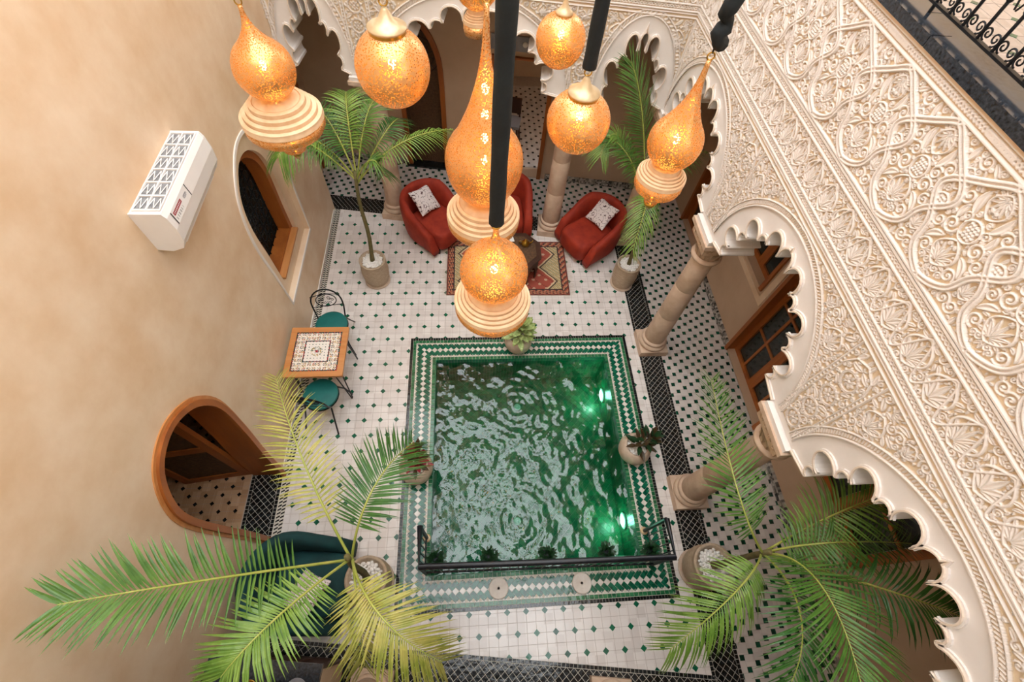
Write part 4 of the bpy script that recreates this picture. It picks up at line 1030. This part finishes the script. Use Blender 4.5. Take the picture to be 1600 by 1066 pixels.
def bistro_chair(label, loc, rz):
    c = tag(empty('bistro_chair', loc, rz), label, 'chair', 'bistro chairs at the mosaic table')
    MB().lathe([(.0005, .435), (.195, .435), (.205, .452), (.20, .475), (.17, .487), (.0005, .49)], 32).build('seat_cushion', 'teal_seat', c, smooth=2)
    MB().tube([(.2*math.cos(a), .2*math.sin(a), .428) for a in np.linspace(0, 2*PI, 25)[:-1]], .010, 6, closed=True).build('seat_ring', 'iron', c)
    for x, y in ((-.15, -.14), (.15, -.14)): MB().tube([(x, y, .43), (x*1.15, y*1.5, .25), (x*1.35, y*1.75, .009)], .010, 6).build('leg', 'iron', c)
    for x in (-.16, .16): MB().tube([(x, .12, .43), (x*1.15, .22, .2), (x*1.3, .31, .009)], .010, 6).build('leg', 'iron', c)
    hoop = [(-.17, .13, .43), (-.19, .19, .6)]+[(-.19*math.cos(a), .20+.045*math.sin(a), .68+.22*math.sin(a)) for a in np.linspace(0, PI, 17)]+[(.19, .19, .6), (.17, .13, .43)]
    MB().tube(hoop, .010, 8).build('back_hoop', 'iron', c, smooth=True)
    MB().tube([(.125*math.cos(a), .21+.02*math.sin(a), .72+.10*math.sin(a)) for a in np.linspace(0, 2*PI, 25)[:-1]], .006, 6, closed=True).build('back_oval', 'iron', c)
    sc_ = MB()
    for k in range(6):
        a = k*PI/3; cx, cz = .072*math.cos(a), .055*math.sin(a); sc_.tube([(cx+p[1]*.9, .21, .72+cz+p[2]*.9) for p in spir(.034, a+PI, 1 if k % 2 else -1, 14, 1.2)], .0035, 5)
    sc_.build('scrollwork', 'iron', c); MB().tube([(-.185, .195, .62), (0, .215, .60), (.185, .195, .62)], .005, 6).build('back_rail', 'iron', c); MB().tube([(-.185, .225, .79), (0, .235, .83), (.185, .225, .79)], .005, 6).build('back_rail', 'iron', c)
    return c
bistro_chair('black iron bistro chair with teal seat, on the window side of the mosaic table', (-1.84, 3.42, .004), .15)
bistro_chair('black iron bistro chair with teal seat, on the doorway side of the mosaic table', (-1.83, 2.42, .004), PI-.2)

# ------------------------------------------------------------------ pots and plants
def pebbles(parent, r_, z, n=70, m='pebble'):
    b_ = MB()
    for k in range(n):
        q = r_*math.sqrt((k+.5)/n); a = k*2.39996; s_ = random.uniform(.020, .030)
        b_.sphere((q*math.cos(a), q*math.sin(a), z+random.uniform(-.004, .006)), s_, 6, 5, (1, random.uniform(.7, 1), .6))
    return tag(b_.build('pebbles', m, parent, smooth=True), kind='stuff')
def tall_pot(parent, s=1.0):
    MB().lathe([(.17*s, 0), (.175*s, .02), (.165*s, .03), (.20*s, .12), (.215*s, .25), (.205*s, .38), (.195*s, .43), (.205*s, .45), (.205*s, .475), (.175*s, .475), (.172*s, .44)], 36).build('pot', 'pot_clay', parent, smooth=True)
    MB().lathe([(.19*s, 0), (.205*s, .012), (.20*s, .026), (.17*s, .026)], 30).build('saucer', 'pot_smooth', parent, smooth=2)
    MB().lathe([(.0005, .435), (.173*s, .435)], 24).build('soil', 'soil', parent); pebbles(parent, .150*s, .452)
def bez(a, b_, c, t): return a*(1-t)**2+b_*2*t*(1-t)+c*t*t
def frond(parent, base, mid, tip, ll, n, m, droop=.35, lift=.35, start=.22, wd=.022, seed=0, curl=0):
    g = random.Random(seed); a, c = Vector(base), Vector(tip); q = Vector(mid); b_ = q*2-(a+c)*.5   # curve passes through mid
    P = [bez(a, b_, c, t/20) for t in range(21)]
    fr_ = empty('frond_tmp'); bpy.data.objects.remove(fr_)
    lv = MB()
    for k in range(n):
        t = start+(1-start)*(k+.5)/n; p = bez(a, b_, c, t); tg = (bez(a, b_, c, min(1, t+.02))-bez(a, b_, c, t-.02)).normalized()
        sd = tg.cross(Vector((0, 0, 1))); sd = sd.normalized() if sd.length > .05 else tg.orthogonal().normalized(); nr = sd.cross(tg).normalized()
        sh = math.sin(PI*min(1, (.10+.80*(t-start)/(1-start))))**.55
        for sg in (-1, 1):
            l = ll*sh*g.uniform(.85, 1.1); fwd = .35+.75*(t-start)/(1-start)+g.uniform(-.08, .08)
            d = (sd*sg*math.cos(fwd*.9)+tg*math.sin(fwd*.9)+nr*(lift+g.uniform(-.12, .12))).normalized(); wv = (tg-d*tg.dot(d)).normalized()
            pts = []
            for i, (u_, ww) in enumerate(((0, .35), (.2, 1), (.5, .95), (.8, .5), (1, .03))):
                pp = p+d*l*u_-Vector((0, 0, 1))*(droop*l*u_*u_)+wv*curl*l*u_*u_; pts += [pp-wv*wd*ww*.5, pp-nr*wd*.12*ww, pp+wv*wd*ww*.5]
            f = []
            for i in range(4): f += [(i*3, i*3+1, i*3+4, i*3+3), (i*3+1, i*3+2, i*3+5, i*3+4)]
            lv.add(pts, f)
    o = lv.build('frond', m, parent, fix=False); MB().tube(P, [.011*(1-.75*i/20) for i in range(21)], 6).build('rachis', 'rachis', o, fix=False)
    return o
def palm(label, loc, crown, fronds, trunk_r=.035, s=1.0):
    o = tag(empty('potted_palm', loc), label, 'potted palm', 'potted palms round the pool'); tall_pot(o, s); L0 = Vector(loc); top = Vector(crown)-L0
    b0 = Vector((0, 0, .43)); pts = [b0.lerp(top, t/10)+Vector((.03*math.sin(t*.6), 0, 0))*(1-t/10)*(t/10)*3 for t in range(11)]
    MB().tube(pts, [trunk_r*(1.25 if t == 0 else 1.0)-.012*t/10*trunk_r/.035 for t in range(11)], 10).build('trunk', 'trunk', o, smooth=True)
    for k, (mid, tip, ll, n, m, dr, lf_) in enumerate(fronds): frond(o, top-Vector((0, 0, .12+.03*(k % 3))), Vector(mid)-L0, Vector(tip)-L0, ll, int(n*1.4), m, dr, lf_, seed=k+int(abs(loc[0])*100), wd=.0165 if ll > .3 else .015)
    return o
G, B, D_, Y = 'frond_green', 'frond_bright', 'frond_deep', 'frond_yellow'
palm('potted palm whose trunk leans over the right gallery, beside the pool railing', (2.50, .33, .004), (2.43, .33, 1.68), [
    ((2.15, .81, 1.95), (2.34, 1.89, 1.75), .36, 30, G, .25, .3), ((2.8, .53, 2.05), (3.38, .68, 2.1), .40, 28, B, .35, .3), ((2.45, .1, 2.1), (2.36, -.54, 2.3), .46, 34, G, .3, .3),
    ((2.93, .01, 2.1), (3.35, -.2, 2.2), .40, 26, D_, .5, .25), ((2.01, .06, 1.75), (1.5, -.3, 1.45), .36, 30, B, .7, .2), ((2.7, .34, 2.0), (3.49, .31, 1.9), .36, 26, G, .4, .3), ((2.31, -.11, 2.0), (2.1, -.55, 1.9), .34, 22, D_, .5, .3)], s=1.06)
palm('potted palm with broad fronds over the dark teal armchair', (-1.09, .40, .004), (-.92, .43, 2.0), [
    ((-1.25, 1.06, 2.25), (-1.65, 1.84, 2.1), .34, 28, Y, .45, .3), ((-.74, .85, 2.2), (-.51, 1.29, 1.9), .38, 30, D_, .3, .3), ((-1.50, .28, 2.62), (-2.0, .17, 3.02), .36, 34, G, .25, .25),
    ((-1.17, .09, 2.4), (-1.42, -.2, 2.45), .34, 34, B, .5, .3), ((-.61, .04, 2.2), (-.24, -.24, 1.9), .36, 32, Y, .5, .25), ((-.78, .07, 2.1), (-.75, -.23, 1.9), .30, 20, Y, .5, .3)], s=1.02)
palm('potted palm standing before the arched window, under the wide-disc lantern', (-1.42, 4.52, .004), (-1.37, 4.67, 1.9), [
    ((-1.76, 4.66, 2.35), (-2.05, 4.38, 2.30), .38, 26, B, .8, .1), ((-1.17, 4.84, 2.4), (-1.07, 5.25, 2.45), .36, 26, G, .4, .3), ((-.78, 4.65, 2.3), (-.19, 5.0, 2.25), .28, 26, B, .6, .1), ((-1.53, 4.84, 2.35), (-1.8, 5.25, 2.35), .36, 26, D_, .4, .3),
    ((-1.66, 4.58, 2.25), (-1.92, 4.61, 2.4), .3, 20, G, .5, .2), ((-.97, 4.81, 2.3), (-.82, 5.19, 2.25), .3, 22, D_, .5, .2), ((-1.10, 4.49, 2.2), (-1.02, 4.59, 1.9), .3, 18, G, .5, .2), ((-1.35, 4.9, 2.45), (-1.40, 5.3, 2.5), .34, 24, B, .4, .3)], .03, .92)
palm('potted palm with one tall upright frond, between red armchair and black band', (2.37, 4.44, .004), (2.30, 4.60, 1.6), [
    ((2.05, 4.88, 2.45), (1.78, 5.10, 3.04), .46, 36, G, .1, -.05), ((1.92, 5.13, 2.1), (1.66, 4.95, 1.95), .34, 26, B, .5, .2), ((2.2, 4.34, 1.8), (1.99, 3.79, 1.5), .30, 22, B, .6, .1), ((2.52, 4.66, 2.1), (3.1, 5.0, 2.0), .3, 22, G, .6, .2), ((2.02, 4.83, 2.0), (1.72, 5.17, 2.1), .32, 24, G, .4, .2)], .028, .88)
def leafmesh(nm, l, wd, fold=.25, bend=.3, m='leaf_pale'):
    b_ = MB()
    b_.grid(lambda u_, v_: ((u_-.5)*wd*math.sin(PI*min(.99, .06+.94*v_))**.8, l*v_, abs(u_-.5)*wd*fold+l*(.25*v_-bend*v_*v_)), 5, 7); me = b_.mesh(nm, True, False); me.materials.append(MATS[m]); return me
def bowl_plant(label, loc, meshes, n, z0, spread, tilt, s=1.0, lean=(0, 0), up_=.18):
    o = tag(empty('potted_plant', loc), label, 'potted plant', 'round potted plants on the pool rim')
    MB().lathe([(.09*s, 0), (.15*s, .03), (.19*s, .10), (.20*s, .16), (.185*s, .23), (.155*s, .275), (.14*s, .285), (.125*s, .28), (.125*s, .25)], 36).build('pot', 'pot_smooth', o, smooth=True)
    MB().lathe([(.0005, .25), (.127*s, .25)], 20).build('soil', 'soil', o); pebbles(o, .115*s, .258, 45)
    for k in range(4): MB().tube([(.02*math.cos(k*1.6), .02*math.sin(k*1.6), .25), (lean[0]*.5+.04*math.cos(k*1.6), lean[1]*.5+.04*math.sin(k*1.6), .25+up_)], .006, 5).build('stem', 'trunk', o)
    for k in range(n):
        a = k*2.39996; f_ = k/n; q = spread*math.sqrt(1-f_)
        lo = link('leaf', meshes[k % len(meshes)], None, o, (lean[0]*f_+q*.4*math.cos(a), lean[1]*f_+q*.4*math.sin(a), z0+up_*f_)); lo.rotation_euler = (tilt*f_+random.uniform(-.15, .25), random.uniform(-.2, .2), a-PI/2); k_ = random.uniform(.8, 1.15); lo.scale = (k_, k_, k_)
    return o
bowl_plant('round pale pot of cream and green dieffenbachia at the far pool rim', (.64, 3.30, .01), [leafmesh('leaf', .19, .085)], 34, .27, .16, 1.1, .95, (.06, .06), .20)
bowl_plant('round pale pot of red croton at the left pool rim', (-.69, 1.57, .01), [leafmesh('leaf', .15, .05, m='leaf_red'), leafmesh('leaf', .14, .05, m='leaf_red'), leafmesh('leaf', .16, .055, m='leaf_olive')], 34, .28, .13, 1.2, 1.0, (.04, .10), .24)
bowl_plant('round pale pot of dark bronze croton leaning towards the black band', (2.00, 1.70, .01), [leafmesh('leaf', .17, .06, m='leaf_olive'), leafmesh('leaf', .16, .06, m='leaf_dark')], 30, .28, .13, 1.2, 1.0, (.13, .02), .26)

# ------------------------------------------------------------------ railing by the pool, hanging plants, stone discs
pr_ = tag(empty('pool_railing', (0, 0, .006)), 'low black tubular railing standing across the near pool rim', 'railing')
cy_ = lambda x: .445-.016*(x+.54)
MB().tube([(-.55, .82, .75), (-.545, .45, .75), (1.985, .405, .75), (1.98, .77, .75)], .030, 12).build('handrail', 'rail_black', pr_, smooth=2)
for x, y in ((-.55, .81), (1.975, .765)):
    MB().tube([(x, y, .0), (x, y, .75)], .022, 10).build('post', 'rail_black', pr_); MB().lathe([(.045, 0), (.045, .012), (.03, .02)], 18, (x, y, 0)).build('flange', 'brass_dull', pr_)
for x in (-.545, 1.985): MB().tube([(x, cy_(x), 0), (x, cy_(x), .75)], .018, 8).build('post', 'rail_black', pr_)
MB().tube([(-.545, .45, .12), (1.985, .405, .12)], .012, 8).build('lower_rail', 'rail_black', pr_)
bm_ = MB().tube([(0, 0, .12), (0, 0, .74)], .006, 6).mesh('baluster')
for k in range(27): x = -.46+k*.09; link('baluster', bm_, 'rail_black', pr_, (x, cy_(x), 0))
for k in range(4):
    link('baluster', bm_, 'rail_black', pr_, (-.547, .51+k*.075, 0)); link('baluster', bm_, 'rail_black', pr_, (1.983, .47+k*.075, 0))
for x0 in (-.547, 1.983): MB().tube([(x0, .43, .12), (x0, .79, .12)], .010, 8).build('lower_rail', 'rail_black', pr_)
def bush(nm, m, n, r_, l, parent, z, seed):
    g = random.Random(seed); b_ = MB()
    for k in range(n):
        a = g.uniform(0, 2*PI); e = g.uniform(.1, 1.4); d = Vector((math.cos(a)*math.cos(e), math.sin(a)*math.cos(e), math.sin(e))); p = d*r_*g.uniform(.4, 1)+Vector((0, 0, z)); s_ = d.cross(Vector((0, 0, 1))).normalized()*l*.28; q = p+(d+Vector((0, 0, g.uniform(-.6, .3)))).normalized()*l
        b_.add([p, (p+q)/2+s_, q, (p+q)/2-s_], [(0, 1, 2, 3)])
    return tag(b_.build(nm, m, parent, fix=False), kind='stuff')
for k, (x, w_) in enumerate(((-.415, 'at the left end of the pool railing'), (.13, 'second on the pool railing from the red croton'), (.745, 'on the pool railing between the stone discs'), (1.38, 'next but one to the railing gallery end'), (1.86, 'at the gallery end of the pool railing'))):
    o = tag(empty('hanging_plant', (x, cy_(x)+.10, .30)), 'bushy green plant in black pot hung '+w_, 'plant', 'small plants hung on the pool railing')
    MB().lathe([(.045, 0), (.06, .10), (.065, .11), (.055, .11), (.052, .09)], 16).build('pot', 'iron', o, smooth=2); MB().tube([(0, -.055, .09), (0, -.09, .10), (0, -.10, .06)], .004, 5).build('hook', 'iron', o)
    bush('foliage', 'leaf_dark', 150, .085, .045, o, .11, k)
for x, y, lb in ((.24, .262, 'round pale stone disc with centre hole, nearer the left croton'), (1.16, .262, 'round pale stone disc with centre hole, nearer the right palm pot')):
    o = tag(empty('stone_disc', (x, y, .0065)), lb, 'stone disc', 'stone discs set on the pool rim')
    MB().lathe([(.014, .022), (.10, .030), (.108, .024), (.108, 0), (.014, 0), (.014, .022)], 40).build('disc', 'disc_stone', o, smooth=2); MB().lathe([(.0005, .012), (.014, .012)], 16).build('drain_hole', 'iron', o)

# ------------------------------------------------------------------ corner by the front arcade
tub_chair('armchair', 'dark teal velvet tub armchair under the palm by the left wall', (-1.735, .40, .004), math.radians(84), 'teal_velvet', 'teal armchair', 1.0)
pillow('white squiggle cushion on the dark teal armchair', (-1.62, .30, .58), (math.radians(-25), .2, math.radians(60)), .36)
br_ = tag(empty('bar_counter', (-1.765, -.52, .004), -.131), 'black granite topped bar counter against the left wall', 'counter')
MB().box((0, 0, .975), (.92, .66, .045)).build('counter_top', 'marble_black', br_); MB().box((0, 0, .50), (.84, .58, .90)).build('cabinet', 'plaster', br_)
for k in range(3): MB().box((-.30+k*.30, .295, .5), (.27, .02, .8)).build('front_panel', 'wood_dark', br_)
MB().box((0, 0, .03), (.9, .54, .06)).build('kick_plate', 'iron', br_)
ZC = 1.0025
o = tag(empty('candle_glass', (-2.12, -.36, ZC)), 'small pink candle glass on the black counter', 'candle'); MB().lathe([(.026, 0), (.03, .06), (.026, .06), (.024, .045), (.0005, .045)], 18).build('glass', 'pink_glass', o, smooth=2); MB().tube([(0, 0, .045), (0, 0, .062)], .002, 5).build('wick', 'iron', o)
o = tag(empty('brass_bowl', (-1.80, -.38, ZC)), 'shiny brass bowl with a ring handle on the black counter', 'bowl'); MB().lathe([(.03, 0), (.055, .025), (.065, .06), (.06, .06), (.05, .03), (.0005, .015)], 24).build('bowl', 'brass', o, smooth=True)
MB().tube([(.045*math.cos(a), .0, .065+.045*math.sin(a)) for a in np.linspace(0, PI, 11)], .006, 7).build('handle', 'brass', o, smooth=True)
o = tag(empty('plate', (-1.45, -.42, ZC)), 'grey round plate on the black counter by the column', 'plate'); MB().lathe([(.05, 0), (.06, .006), (.09, .014), (.088, .018), (.055, .010), (.0005, .009)], 28).build('plate', 'grey_dish', o, smooth=2)
# stool and pale rug in the room behind the open doorway
o = tag(empty('stool', (.74, 7.62, .004), -.2), 'dark wooden stool with grey seat inside the back room doorway', 'stool')
MB().box((0, 0, .62), (.36, .34, .05)).build('seat', 'grey_dish', o); MB().box((0, .15, .85), (.34, .03, .28)).build('backrest', 'wood_dark', o)
for sx in (-1, 1):
    for sy in (-1, 1): MB().tube([(sx*.14, sy*.13, .6), (sx*.19, sy*.18, 0)], .02, 6).build('leg', 'wood_dark', o)
    MB().tube([(sx*.165, -.155, .3), (sx*.165, .155, .3)], .012, 6).build('stretcher', 'wood_dark', o); MB().tube([(sx*.15, .15, .6), (sx*.15, .15, .8)], .015, 6).build('back_post', 'wood_dark', o)
